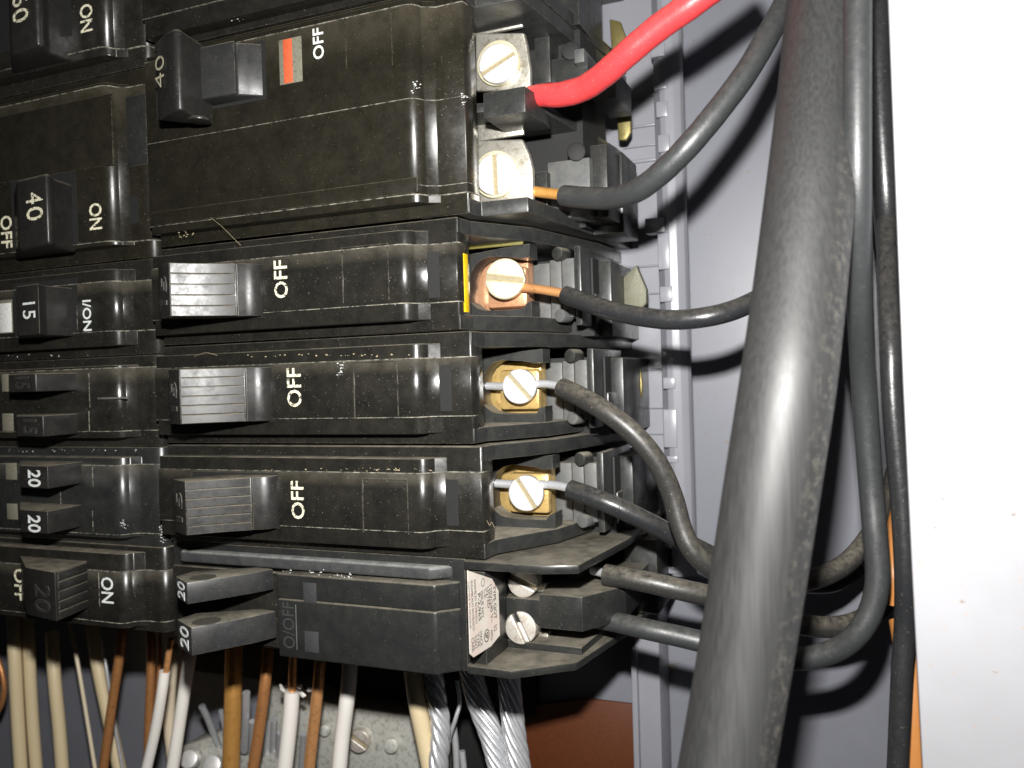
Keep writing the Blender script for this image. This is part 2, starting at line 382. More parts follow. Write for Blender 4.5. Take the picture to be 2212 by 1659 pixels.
for (x0, x1, y0, y1) in [(1345, 1432, 268, 274), (1345, 1434, 312, 316), (1345, 1436, 342, 350), (1352, 1440, 572, 577), (1366, 1442, 632, 636), (1366, 1450, 796, 800), (1366, 1450, 880, 883), (1366, 1450, 936, 939), (1372, 1450, 1060, 1064), (1345, 1425, 205, 209)]:
    finish(pbox(x0, x1, y0, y1, Y0+6.3, 0.9, 0.3), 'seam_rib', 'rail', R_)

L_ = root('support_strip', tuple(U(1395, 1450, 50)), 'narrow grey metal strip running down below the breakers to the left of the thick cable', 'metal strip')
finish(prism([(U(1371, 1450, 52).x, 52), (U(1425, 1450, 52).x, 52), (U(1425, 1450, 52).x, YB-0.1), (U(1371, 1450, 52).x, YB-0.1)], -120, -43.2, 'Z', 0.3), 'strip_web', 'rail', L_)
finish(prism([(U(1364, 1450, 50.5).x, 50.2), (U(1376, 1450, 50.5).x, 50.2), (U(1376, 1450, 50.5).x, 51.9), (U(1364, 1450, 50.5).x, 51.9)], -120, -60.0, 'Z', 0.2), 'strip_edge', 'rail', L_)
finish(prism([(U(x, y, 57).x, U(x, y, 57).z) for x, y in [(1120, 1530), (1270, 1510), (1372, 1522), (1372, 1760), (1140, 1760)]], 57, 57.8, 'Y', 0.1), 'brown_barrier', 'brown', label='dark brown fibre sheet at the bottom right of the breakers beside the metal strip', category='barrier sheet')

# ------------------------------------------------------------------ breakers
NY, SY = -4.5, -1.5
XL = -123.6
def case(parent, z0, z1, xs, xn, m, nose_m=None, side='R', xl=XL, inset=1.8, strip=(4.7, 4.3), cut=9.0, trough=2.6, tiers=True, stripdy=0.35):
    """moulded body of one breaker: shoulder block, raised platform, centre strip"""
    z0 += 0.12; z1 -= 0.12
    bm = bmesh.new()
    if side == 'R':
        prism([(xl, SY), (xs-0.3, SY), (xs, SY+0.3), (xs, 2.7), (xs-cut, 3.3), (xs-cut, 58), (xl, 58)], z0, z1, 'Z', 0.22, 2, into=bm)
    else:
        prism([(-215, SY)] + arc(xs-2.2, SY+2.2, 2.2, 8, 0, 88) + [(xs, 58), (-215, 58)], z0, z1, 'Z', 0.2, 2, into=bm)
    o = finish(bm, 'body', m, parent, smooth=40)
    xa = xl+0.6 if side == 'R' else -215
    prof = [(xa, NY+0.9), (xa, NY+0.25), (xa+0.6, NY), *arc(xn-2.0, NY+2.4, 2.4), (xn+trough*0.75+0.4, SY+0.02), (xn+trough*0.75+0.4, SY+0.4), (xa, SY+0.4)]
    def rounder(e): return True
    p = prism(prof, z0+inset, z1-inset, 'Z', 0.55, 3)
    finish(p, 'platform', nose_m or m, parent, smooth=60)
    if strip:
        a, b = z0+strip[0], z1-strip[1]; d = stripdy
        prof = [(xa+0.1, NY-d+0.1), (xa+0.2, NY-d), *arc(xn-2.0, NY-d+2.4, 2.4), (xn+trough*0.78, SY-d), *(arc(xs-2.1, SY-d*0.7+2.3, 2.3, 8, 0, 85) if side == 'L' else [(xs-0.2, SY-d), (xs+0.0, SY+0.3-d*0.4), (xs+0.14, SY+1.6)]), (xs+0.14, 2.2), (xs-2, 2.2), (xs-2, SY+0.5), (xa+0.1, SY+0.5)]
        finish(prism(prof, a, b, 'Z', 0.08, 1), 'centre_strip', nose_m or m, parent, smooth=50)
        seams(parent, [a-0.06, b+0.06], xs, xn, side, d, xl)
    seams(parent, [], xs, xn, side)
    return o

def arc(cx, cy, r, n=7, a0=0, a1=78):
    return [(cx+r*math.sin(math.radians(a0+(a1-a0)*k/n)), cy-r*math.cos(math.radians(a0+(a1-a0)*k/n))) for k in range(n+1)]
def seams(parent, zs, xs, xn, side, d=0.35, xl=XL, w=0.16, xto=None):
    xa = xl+0.8 if side == 'R' else -214
    for z in zs:
        prof = [(xa, NY-d-0.05), *arc(xn-2.0, NY-d-0.05+2.4, 2.42), (xn+2.4, SY-d-0.02)]
        if side == 'L': prof += arc(xs-2.1, SY-d*0.7+2.25, 2.33, 8, 0, 85)+[(xs-3, SY+2.0)]
        else: prof += [(xs-0.2, SY-d-0.06), (xs+0.16, SY+0.3-d*0.4), (xs+0.2, SY+1.6), (xs-2, SY+1.6)]
        prof += [(xn, SY-0.1), (xn-4, NY+0.2), (xa, NY+0.2)]
        finish(prism(prof, z-w/2, z+w/2, 'Z', 0.04, 1), 'seam_dust', 'seamdust', parent, smooth=50)
def xat(px, py, Y): return U(px, py, Y).x
def zat(px, py, Y): return U(px, py, Y).z

def pocket(parent, z0, z1, xs, m='pocket', two=False, lo_=True, hi_=True, name='side_wall_moulding', wt=2.7):
    """open wire end: two side walls sloping back"""
    prof = [(xs-9.4, SY+0.3), (xs-0.05, SY+0.05), (xs+0.3, 2.9), (xs+7.3, 14.4), (xs+12.9, 39.8), (xs+13.6, 55), (xs-9.4, 55)] if not two else \
           [(xs-9.4, SY+0.3), (xs-0.05, SY+0.05), (xs+0.3, 2.5), (xs+8.6, 2.9), (xs+13.0, 44), (xs+13.6, 55), (xs-9.4, 55)]
    if lo_: finish(prism(prof, z0+0.15, z0+wt, 'Z', 0.2), 'side_cheek', m, parent)
    if hi_: finish(prism(prof, z1-wt, z1-0.15, 'Z', 0.2), 'side_cheek', m, parent)

def single(row, z0, z1, xs, xn, hx, label, screw_m, clamp_m, off, sq, numeral='15', extra=None, screw_px=None, ang=0.0, wire_m='aluminium', mc='case'):
    B = root('circuit_breaker', (-90, 58, (z0+z1)/2), label, 'circuit breaker', 'circuit breakers in the panel')
    case(B, z0, z1, xs, xn, mc)
    pocket(B, z0, z1, xs)
    # pocket inner frame, measured on the fifth row and shared by its neighbours
    dx = xs-(-56.3); dz = z0-(-30.2)
    Yf = 14.0
    inn = [(1194, 1013), (1176, 1014), (1150, 1008), (1105, 1003), (1088, 1008), (1075, 1018), (1066, 1032), (1063, 1048), (1062, 1070), (1062, 1085), (1065, 1098), (1071, 1104), (1080, 1112), (1092, 1117), (1120, 1121), (1180, 1123), (1187, 1112), (1199, 1108)]
    out = [(1193, 984), (1175, 985), (1150, 986), (1105, 990), (1085, 992), (1060, 994), (1034, 996), (1034, 1040), (1034, 1070), (1034, 1085), (1034, 1098), (1034, 1120), (1034, 1147), (1080, 1147), (1120, 1146), (1180, 1145), (1188, 1144), (1199, 1144)]
    I_ = [(x+dx, z+dz) for x, z in pxs(inn, Yf)]; O_ = [(x+dx, z+dz) for x, z in pxs(out, Yf)]
    fb = bmesh.new()
    V = [[fb.verts.new((x, y, z)) for x, z in L] for L, y in ((I_, Yf), (O_, Yf), (O_, Yf+4), (I_, Yf+4))]
    for k in range(len(I_)-1):
        for j in range(4): fb.faces.new((V[j][k], V[j][k+1], V[(j+1) % 4][k+1], V[(j+1) % 4][k]))
    for k in (0, -1): fb.faces.new([V[j][k] for j in range(4)])
    finish(fb, 'terminal_frame', 'pocket', B)
    def q(px0, px1, py0, py1, Y, d, m, name, bv=0.2):
        cx, cy = (px0+px1)/2, (py0+py1)/2
        finish(box(xat(px0, cy, Y)+dx, xat(px1, cy, Y)+dx, Y, Y+d, zat(cx, py1, Y)+dz, zat(cx, py0, Y)+dz, bv), name, m, B)
    q(1000, 1330, 985, 1150, 27, 20, 'black', 'pocket_floor')
    q(1196, 1236, 1000, 1128, 23.5, 6, 'inner', 'inner_moulding')
    q(1237, 1262, 1000, 1128, 21.8, 6, 'inner', 'inner_moulding')
    q(1263.5, 1290, 1000, 1128, 21.5, 6, 'inner', 'inner_moulding')
    q(1291, 1305, 978, 1150, 20.5, 20, 'pocket', 'cross_bar')
    q(1304, 1336, 985, 1062, 30, 8, 'slot', 'slot_insert')
    q(1304, 1336, 1064, 1130, 27.5, 8, 'pocket', 'slot_sill')
    q(1336, 1368, 985, 1150, 31, 22, 'pocket', 'end_block')
    # wire rest notches in both cheeks
    for (px, py) in ((1256, 992), (1262, 1127)):
        p = U(px, py, 20)
        finish(cyl((p.x+dx, 21.5, p.z+dz), (0.35, 1, 0), 1.25, 3, 24, 0.3), 'wire_rest', 'pocket' if py < 1000 else 'inner', B)
    # clamp
    q(1063, 1190, 1000, 1114, 19.2, 3, clamp_m, 'clamp_back', 0.2)
    q(1099, 1186, 1022, 1109, 16.6, 2.2, clamp_m, 'clamp_plate', 0.7)
    sp = screw_px
    r_ = sp[2]*(140/ (F*0.932))*1.0
    cS = U(sp[0], sp[1], 13.6)
    screw(B, cS, sp[2]*((13.6+125.6)/0.932)/F, (0.12, -1, 0.0), ang, screw_m, 1.5)
    # handle
    a, b, c2, d2, yt, yb = hx                 # tip left px, tip px, end of ribs px, base px, top, bottom at tip
    ym = (yt+yb)/2
    w_ = d2-c2
    P = [(xat(d2, ym, -4.0), -4.0), (xat(d2-w_*0.06, ym, -4.9), -4.9), (xat(d2-w_*0.22, ym, -5.9), -5.9), (xat(d2-w_*0.45, ym, -6.9), -6.9), (xat(d2-w_*0.7, ym, -7.6), -7.6), (xat(c2+1, ym, -8.1), -8.1), (xat(c2, ym, -8.4), -8.4), (xat(b, ym, -15.3), -15.3), (xat(a, ym, -12.9), -12.9), (xat(a, ym, -12.9)+6.5, -3.2), (xat(d2, ym, -4.0)-0.2, -3.2)]
    gf, gt = Vector(P[6]), Vector(P[7]); gd = (gt-gf).normalized(); gn = Vector((-gd.y, gd.x)); gn = gn if gn.x > 0 else -gn; GL = (gt-gf).length
    grip = [gf+gd*GL*q-gn*0.45*4*q*(1-q) for q in (0.02, 0.12, 0.25, 0.38, 0.5, 0.62, 0.75, 0.87, 0.985)]
    P = P[:7]+[tuple(v) for v in grip[1:-1]]+P[7:]
    NT = len(P)-4
    H = bmesh.new(); zt, zb = zat(b, yt, -15.3), zat(b, yb, -15.3)
    prism(P, zb, zt, 'Z', 0.25, 2, into=H)
    n = 5 if row == 3 else 6
    g0, g1 = Vector((P[6][0], P[6][1])), Vector(P[NT]); dr = (g1-g0).normalized(); nr = Vector((-dr.y, dr.x)); nr = nr if nr.x > 0 else -nr
    st = (zt-zb)/n
    for k in range(n):
        prism([tuple(v-nr*0.1) for v in grip]+[tuple(v+nr*0.3) for v in grip[::-1]], zb+st*k+0.05, zb+st*(k+1)-0.05, 'Z', 0.09, 1, into=H)
    h = finish(H, 'handle', 'handle', B, smooth=28)
    # slot the handle moves in
    finish(box(P[NT+1][0]-3, P[0][0]+0.2, NY-0.42, NY+0.3, zb-0.3, zt+0.3), 'handle_slot', 'black', B)
    # rating digits on the tip
    pc = (Vector(P[NT])+Vector(P[NT+1]))/2
    tdir = (Vector(P[NT])-Vector(P[NT+1])).normalized()
    lettering(numeral, (pc.x, pc.y, (zt+zb)/2), 5.0, 2.7, (0, 0, 1), (-tdir.x, -tdir.y, 0), 'handle_matt', h, 'rating_number', 0.12, 0.01)
    # OFF
    Y = NY-0.36
    o0 = U(off[0], (off[2]+off[3])/2, Y); o1 = U(off[1], (off[2]+off[3])/2, Y)
    zt2, zb2 = zat((off[0]+off[1])/2, off[2], Y), zat((off[0]+off[1])/2, off[3], Y)
    lettering('OFF', ((o0.x+o1.x)/2, Y, (zt2+zb2)/2), zt2-zb2, o1.x-o0.x, (0, 0, 1), (-1, 0, 0), 'print_y', B, 'off_marking', 0.03, 0.012)
    # square sunk panel: a frame standing round it
    x0, x1 = xat(sq[0], sq[2], Y), xat(sq[1], sq[2], Y); z1_, z0_ = zat(sq[0], sq[2], Y), zat(sq[0], sq[3], Y)
    fr = bmesh.new(); t = 0.22
    prism([(x0, z0_), (x0+t, z0_), (x0+t, z1_), (x0, z1_)], Y-0.15, Y+0.05, 'Y', 0.04, 1, into=fr)
    prism([(x1-t*0.7, z0_), (x1, z0_), (x1, z1_), (x1-t*0.7, z1_)], Y-0.08, Y+0.05, 'Y', 0.03, 1, into=fr)
    prism([(x0+t, z1_-t), (x1-t*0.7, z1_-t), (x1-t*0.7, z1_), (x0+t, z1_)], Y-0.12, Y+0.05, 'Y', 0.03, 1, into=fr)
    finish(fr, 'square_panel_rim', mc, B)
    # small sunk notch between platform and shoulder
    xa, xb = xn+2.1, xn+4.3
    finish(box(xa, xb, SY-0.40, SY-0.30, z0+5.6, z1-5.6), 'notch', 'black', B)
    return B, dx, dz

# measured row limits
ZR = [84.2, 65.0, 46.0, 26.9, 7.9, -11.2, -30.2, -49.3]

B3, dx3, dz3 = single(3, 7.9, 26.8, -59.5, xat(884, 600, NY), (343, 366, 511, 571, 567, 684), 'breaker with a brassy screw in a copper clamp and a bright yellow strip beside it', 'brass_screw', 'copper_clamp', (592, 621, 562, 644), (737, 838, 535, 655), '15', screw_px=(1089, 602, 45), ang=0.15)

B4, dx4, dz4 = single(4, -11.1, 7.8, -57.6, xat(910, 840, NY), (365, 388, 531, 592, 797, 917), 'breaker with a brass clamp whose dusty black wire loops down over the rail', 'steel_screw', 'brass', (620, 651, 795, 879), (762, 858, 782, 905), '15', screw_px=(1121, 835, 38), ang=0.85)
B5, dx5, dz5 = single(5, -30.2, -11.3, -56.3, xat(924, 1080, NY), (375, 401, 545, 606, 1040, 1157), 'black breaker with a dusty ribbed handle, directly above the one with a printed label', 'steel_screw', 'brass', (629, 657, 1039, 1121), (781, 880, 1033, 1150), '15', screw_px=(1135, 1066, 39), ang=1.02)

# jaws that hold the breakers onto the rail
finish(prism(pxs([(1345, 600), (1375, 572), (1378, 582), (1396, 625), (1396, 655), (1384, 668), (1345, 668)], 41), 41, 43, 'Y', 0.3), 'mounting_jaw', 'olivegrey', B3)
finish(prism(pxs([(1340, 785), (1372, 785), (1384, 800), (1388, 830), (1386, 860), (1374, 870), (1340, 870)], 45), 45, 46, 'Y', 0.4), 'mounting_jaw', 'olive', B4)
finish(prism(pxs([(1350, 985), (1380, 985), (1393, 1005), (1396, 1030), (1391, 1050), (1378, 1056), (1350, 1056)], 45), 45, 46, 'Y', 0.4), 'mounting_jaw', 'olive', B5)

# --- wide 40 amp two pole breaker, rows 1 and 2
xs2 = -57.2
B1 = root('two_pole_breaker', (-90, 58, 46), 'wide 40 amp breaker with an orange flag window and two big silvery terminals', 'circuit breaker', 'circuit breakers in the panel')
case(B1, 27.0, 64.9, xs2, xat(903, 250, NY), 'case_brown', inset=2.0, strip=(3.4, 3.2), stripdy=0.3)
pocket(B1, 26.9, 64.9, xs2, two=True)
prof = [(xs2-3.4, 0), (xs2+0.3, 2.6), (xs2+1.2, 5.0), (xs2+1.6, 2.9), (xs2+8.6, 2.9), (xs2+13.0, 44), (xs2+13.6, 55), (xs2-3.4, 55)]
finish(prism([(xs2+1.0, 3.0), (xs2+8.6, 2.9), (xs2+9.4, 9.5), (xs2+9.2, 14), (xs2+1.0, 14)], 43.6, 47.9, 'Z', 0.2), 'centre_barrier', 'pocket', B1)
finish(prism([(xs2-9.3, 3.3), (xs2+1.1, 6), (xs2+8.7, 4.5), (xs2+13.1, 44), (xs2+13.1, 55), (xs2-9.3, 55)], 45.6, 47.2, 'Z', 0.15), 'centre_barrier', 'pocket', B1)
finish(box(xs2-9.1, xs2+12, 24, 40, 27.5, 64.5), 'pocket_floor', 'black', B1)
for nm, (plt, foil, scr, an) in {'upper': (((1026, 74), (1032, 71), (1132, 70), (1138, 95), (1146, 150), (1146, 196), (1026, 196)), (1022, 1128, 24, 68), (1074, 136, 43), -0.45), 'lower': (((1023, 306), (1030, 303), (1128, 300), (1144, 335), (1151, 365), (1152, 466), (1112, 462), (1026, 452)), (1020, 1130, 246, 299), (1068, 376, 45), 1.55)}.items():
    Y = 10.5
    finish(prism(pxs(plt, Y), Y, Y+1.2, 'Y', 0.35, 3), 'terminal_plate', 'silver', B1)
    finish(pbox(foil[0], foil[1], foil[2], foil[3], Y+1.6, 1.0, 0.3), 'terminal_strap', 'silver', B1)
    c = U(scr[0], scr[1], 8.6); rr = scr[2]*((8.6+125.6)/0.924)/F
    finish(cyl(U(scr[0]+2, scr[1]+1, 9.9), (0, -1, 0), rr*1.14, 0.8, 32, 0.2), 'washer', 'brass_screw', B1)
    screw(B1, c, rr, (0.1, -1, 0), an, 'steel_screw', 1.5, slotw=0.11)
def bq(B, px0, px1, py0, py1, Y, d, m, name, bv=0.2): return finish(pbox(px0, px1, py0, py1, Y, d, bv), name, m, B)
for (a_, b_, c_, d_, e_, m_) in [(1184, 1275, 345, 470, 19, 'inner'), (1276, 1312, 312, 470, 21, 'pocket'), (1154, 1182, 370, 470, 17, 'pocket'), (1190, 1270, 122, 180, 20, 'pocket'), (1240, 1262, 105, 135, 18, 'inner'), (1278, 1345, 330, 505, 30, 'pocket'), (1280, 1330, 150, 215, 24, 'inner'), (1155, 1188, 80, 180, 19, 'pocket')]:
    bq(B1, a_, b_, c_, d_, e_, 12, m_, 'inner_moulding')
finish(cyl(U(1248, 335, 21), (0.2, -1, 0), 1.7, 5, 24, 0.3), 'dark_recess', 'black', B1)  # solid black discs stand for recesses, their shade put into the colour
finish(cyl(U(1236, 120, 22), (0.2, -1, 0), 1.7, 5, 24, 0.3), 'dark_recess', 'black', B1)
finish(prism(pxs([(1330, 215), (1352, 218), (1362, 240), (1363, 285), (1352, 303), (1335, 303)], 43), 43, 44.2, 'Y', 0.4), 'mounting_jaw', 'olive', B1)
seams(B1, [46.2, 32.0], xs2, xat(903, 250, NY), 'R', 0.34, w=0.14)
# handle: drum, grip and tip
def wide_handle(B, tip, edge, drum, yt, yb, lean='L', m='handle', num=None, numpx=None, Yt=-13.5):
    pass
zt, zb = zat(385, 62, -14.5), zat(385, 240, -14.5)
P = [(xat(430, 150, -9), -9.0), (xat(405, 150, -12.5), -12.5), (xat(392, 150, -14.4), -14.4), (xat(378, 150, -15.0), -15.0), (xat(362, 150, -14.4), -14.4), (xat(337, 150, -12.2), -12.2), (xat(337, 150, -12.2)+2.5, -9.0), (xat(430, 150, -9)-0.5, -5.2)]
H = prism(P, zb, zt, 'Z', 0.5, 3)
cyl(((P[2][0]+P[7][0])/2-0.3, -9.3, zb-0.1), (0, 0, 1), 1.9, 0.5, 24, 0.15, into=H)
h = finish(H, 'handle', 'handle', B1, smooth=45)
for ch, py in (('4', 176), ('0', 138)):
    pc = U(348, py, -13.2); lettering(ch, (pc.x, -13.55, pc.z), 2.5, 2.9, (0, 0, 1), (-0.95, 0.30, 0), 'print_dim', h, 'rating_digit', 0.06, -0.012)
z1_, z0_ = zat(480, 100, -7), zat(480, 214, -7)
P2 = [(xat(428, 160, -8.5), -8.5), (xat(508, 160, -8.3), -8.3), (xat(512, 160, -7.3), -7.3), (xat(535, 160, -6.4), -6.4), (xat(572, 160, -4.6), -4.6), (xat(572, 160, -4.6), -3), (xat(428, 160, -8.5), -3)]
finish(prism(P2, z0_, z1_, 'Z', 0.3, 2), 'handle_drum', 'handle_matt', B1, smooth=50)
finish(box(xat(335, 150, -4.9), xat(574, 160, -4.9), -4.88, -4, z0_-0.6, z1_+0.6), 'handle_slot', 'black', B1)
# flag window
wf = bq(B1, 603, 652, 82, 180, -4.86, 0.3, 'clear', 'flag_window', 0.05)
finish(pbox(612, 631, 84, 179, -4.98, 0.1, 0.02), 'orange_flag', 'orange', wf)
Y = NY-0.3
def word(B, s, px0, px1, py0, py1, Y, dirn, m='print', name='lettering', bold=0.012, ext=0.04, dy=0.0):
    xa, xb = xat(px0, (py0+py1)/2, Y), xat(px1, (py0+py1)/2, Y); za, zb = zat((px0+px1)/2, py0, Y), zat((px0+px1)/2, py1, Y)
    r_, u_ = ((0, 0, 1), (-1, 0, 0)) if dirn == 'up' else ((0, 0, -1), (1, 0, 0))
    return lettering(s, ((xa+xb)/2, Y+dy, (za+zb)/2), abs(za-zb), abs(xb-xa), r_, u_, m, B, name, ext, bold)
word(B1, 'OFF', 676, 699, 60, 128, Y, 'up', 'print', 'off_marking')
# square panel and ghost rim
for (a_, b_, c_, d_) in [(745, 747.5, 38, 150), (845, 846.5, 26, 140)]:
    finish(pbox(a_, b_, c_, d_, Y-0.1, 0.14, 0.02), 'square_panel_rim', 'case_brown', B1)
# bottom ledge lines
x0_, x1_ = XL+1, xat(905, 400, NY)
finish(box(x0_, x1_, NY-0.5, NY, 30.6, 33.2, 0.25), 'lower_ledge', 'case_brown', B1)

# --- breaker above, cut by the top of the picture
B0 = root('circuit_breaker', (-90, 58, 74), 'black breaker at the very top of the right column, cut by the picture edge', 'circuit breaker', 'circuit breakers in the panel')
case(B0, 65.1, 84, -57.2, xat(895, 0, NY), 'case', inset=1.2)
pocket(B0, 65.0, 84, -57.2, two=True)
finish(box(-66, -45.3, 24, 40, 65.5, 83.5), 'pocket_floor', 'pocket', B0)
finish(prism(pxs([(1316, 40), (1340, 46), (1352, 80), (1350, 118), (1322, 118)], 43), 43, 44, 'Y', 0.3), 'mounting_jaw', 'olive', B0)
for s_, x_, y_, w_, h_ in [('Y', 438, 44, 14, 15), ('WI', 478, 33, 24, 15), ('e', 512, 20, 13, 14)]:
    pass

# --- tandem breaker, row 6
xs6 = -60.3
B6 = root('tandem_breaker', (-90, 58, -40), 'charcoal breaker with two dusty toggles marked 20 and a printed label beside its screws', 'circuit breaker', 'circuit breakers in the panel')
z0, z1 = -49.2, -30.3
bm = bmesh.new()
prism([(XL, SY+0.6), (xs6-3.5, SY+0.6), (xs6-2.2, SY+0.6), (xs6, SY+0.5), (xs6, 3), (xs6-0.2, 58), (XL, 58)], z0, z1, 'Z', 0.25, 2, into=bm)
finish(bm, 'body', 'case_grey', B6)
xn6 = xat(945, 1330, NY)
prof = [(xat(600, 1330, NY), SY+0.8), (xat(600, 1330, NY), NY), (xn6-0.8, NY), (xn6-0.2, NY+0.3), (xn6+0.15, NY+1.0), (xn6+2.6, SY+0.2), (xn6+2.6, SY+0.8)]
zc = zat(800, 1310, NY)
finish(prism(prof, z0+0.1, zc-0.05, 'Z', 0.3, 2), 'lower_platform', 'case_grey', B6, smooth=50)
finish(prism(prof, zc+0.05, z1-3.8, 'Z', 0.3, 2), 'upper_platform', 'case_grey', B6, smooth=50)
# upper side ridge
finish(prism([(XL+2.5, SY+0.7), (XL+4, NY+1.2), (xn6-2, NY+1.2), (xn6+1.5, SY+0.7)], z1-3.4, z1-1.2, 'Z', 0.5, 3), 'side_ridge', 'scuffed', B6, smooth=60)
finish(box(XL+0.5, xat(600, 1330, NY)-0.1, SY-0.3, SY+0.7, z0+0.6, z1-4.5, 0.2), 'toggle_bed', 'case', B6)
bq(B6, 655, 683, 1259, 1301, NY-0.06, 0.1, 'emboss', 'sunk_window', 0.02)
bq(B6, 658, 688, 1364, 1409, NY-0.06, 0.1, 'emboss', 'sunk_window', 0.02)
bq(B6, 639, 640.6, 1306, 1404, NY-0.06, 0.1, 'inner', 'seam_line', 0.02)
word(B6, 'O/OFF', 611, 636, 1301, 1400, NY, 'up', 'emboss', 'embossed_marking', 0.0, 0.015)
# toggles
def toggle(B, prof, yt, yb, ypx, Yr, m, num, npx, dirn, hole=None, numY=None):
    ym = (yt+yb)/2
    P = [(xat(px, ym, Y), Y) for px, Y in prof]
    zt, zb = zat(ypx, yt, Yr), zat(ypx, yb, Yr)
    o = finish(prism(P, zb, zt, 'Z', 0.2, 2), 'toggle', m, B, smooth=40)
    if num:
        q0 = Vector((P[npx[0]][0], P[npx[0]][1])); q1 = Vector((P[npx[1]][0], P[npx[1]][1]))
        t = (q1-q0).normalized(); c = (q0+q1)/2
        if t.x < 0: t = -t
        nr = Vector((t.y, -t.x))
        c = c+nr*0.02
        wz = (zt-zb)*npx[2]; ln = (q1-q0).length*npx[3]
        if dirn == 'up': lettering(num, (c.x, c.y, (zt+zb)/2), wz, ln, (0, 0, 1), (-t.x, -t.y, 0), npx[4], o, 'rating_number', 0.05, npx[5] if len(npx) > 5 else 0.01)
        else: lettering(num, (c.x, c.y, (zt+zb)/2), wz, ln, (0, 0, -1), (t.x, t.y, 0), npx[4], o, 'rating_number', 0.05, npx[5] if len(npx) > 5 else 0.01)
    if hole:
        hx, hy, r = hole
        finish(cyl((xat(hx, ym, hy), hy, zt+0.01), (0, 0, 1), r, 0.12, 32, 0.0), 'tie_bar_hole_shade', 'hole', o)
    return o
toggle(B6, [(592, -3.5), (540, -7.5), (404, -16.2), (380, -13.0), (420, -8.8), (560, -3.0)], 1259, 1306, 404, -16.2, 'handle_matt', '20', (2, 3, 0.80, 0.62, 'print', 0.01), 'up', (440, -12.4, 2.2))
toggle(B6, [(598, -3.5), (548, -7.5), (414, -16.2), (384, -13.0), (425, -8.8), (565, -3.0)], 1356, 1417, 414, -16.2, 'handle_matt', '20', (2, 3, 0.78, 0.60, 'print', 0.01), 'up', (448, -12.4, 2.4))
# wire end of the tandem breaker
wprof = [(xs6-0.5, 0.2), (xs6+0.1, -1.7), (-52.2, -1.9), (-43.2, 5.2), (-39.8, 25), (-38.0, 51), (xs6-0.5, 51)]
finish(prism(wprof, z0-0.1, z0+1.3, 'Z', 0.3, 2), 'side_cheek', 'case_grey', B6)
wprof2 = [(xs6-0.5, 0.2), (xs6+0.1, -1.75), (-46.5, -1.7), (-40.8, 0.3), (-38.4, 21.6), (-37.5, 51), (xs6-0.5, 51)]
finish(prism(wprof2, z1-1.6, z1-0.1, 'Z', 0.3, 2), 'side_cheek', 'case_grey', B6)
# label wall
XW = -57.0
finish(box(xs6-0.4, XW, SY+0.9, 9, z0+1.4, z1-2.1, 0.15), 'label_wall', 'case_grey', B6)
def onX(px, py, X):
    d = fw + rt*((px-1106)/F) + up*((829.5-py)/F); p = CAM + d*(X/d.x); return p
lp = [(1009, 1232), (1062, 1250), (1076, 1276), (1079, 1372), (1060, 1396), (1022, 1420), (1014, 1412)]
lb = bmesh.new(); pts = [onX(x, y, XW+0.03) for x, y in lp]
prism([(p.y, p.z) for p in pts], XW+0.03, XW+0.12, 'X', 0.02, 1, into=lb)
lab = finish(lb, 'rating_label', 'label', B6)
def lline(t, px, y0, y1, hp, bold=0.0):
    sl = 0.045*(y1-y0)/2+0.03*((y0+y1)/2-1320)*0
    a_, b_ = onX(px-sl, y0, XW+0.13), onX(px+sl, y1, XW+0.13)
    c = (a_+b_)/2; wd = (a_-b_).length; d = (b_-a_).normalized()
    h0, h1 = onX(px-hp/2, (y0+y1)/2, XW+0.13), onX(px+hp/2, (y0+y1)/2, XW+0.13)
    upv = Vector((1, 0, 0)).cross(d)
    lettering(t, (XW+0.13, c.y, c.z), wd, (h1-h0).length, d, upv, 'ink', lab, 'label_line', 0.015, bold)
for q in (('TYPE QOT', 1068.4, 1265, 1337, 6.2, 0.01), ('52', 1070, 1350, 1363, 5.5), ('120V/240 V~', 1061.3, 1263, 1345, 5.4), ('AWCu', 1062.5, 1360, 1382, 4.2), ('LISTED', 1054.8, 1268, 1313, 5), ('C.B.', 1048.6, 1272, 1293, 4.8),
          ('ISSUE NO.', 1042, 1277, 1336, 5.2), ('P-2,965', 1035.2, 1282, 1341, 6.2, 0.01), ('ASSEMBLED IN MEXICO', 1027.6, 1251, 1347, 3.8), ('ENSAMBLADO EN MEXICO', 1020.9, 1254, 1362, 3.9), ('ASSEMBLÉ AU MEXIQUE', 1014.3, 1256, 1357, 3.9),
          ('HACR', 1039.5, 1364, 1396, 4.8), ('TYPE', 1033, 1368, 1398, 4.8), ('TIPO', 1027, 1373, 1401, 4.8), ('CARR', 1021.4, 1378, 1408, 4.8), ('SP', 1051.5, 1366, 1380, 6.5, 0.02)):
    lline(*q)
def ringmark(px, py, r):
    c = onX(px, py, XW+0.13); bm = bmesh.new(); n = 28; R = (onX(px, py-r, XW+0.13)-c).length
    vs = [[bm.verts.new((XW+0.13+d, c.y+rr*math.cos(6.2832*k/n), c.z+rr*math.sin(6.2832*k/n))) for k in range(n)] for rr, d in ((R, 0), (R, 0.02), (R*0.84, 0.02), (R*0.84, 0))]
    for a, b in ((0, 1), (1, 2), (2, 3), (3, 0)):
        for k in range(n): bm.faces.new((vs[a][k], vs[a][(k+1) % n], vs[b][(k+1) % n], vs[b][k]))
    finish(bm, 'label_mark', 'ink', lab)
a_, b_, c_ = onX(1000, 547, -59.4), onX(1009, 547, -59.4), onX(1005, 674, -59.4)
finish(box(-59.6, -59.3, a_.y, b_.y, c_.z, a_.z, 0.03), 'yellow_strip', 'yellow', B3)
finish(box(-68, xat(1128, 520, 13), 13.2, 13.8, zat(1060, 534, 13), zat(1060, 508, 13), 0.05), 'olive_strip', 'olive_strip', B3)
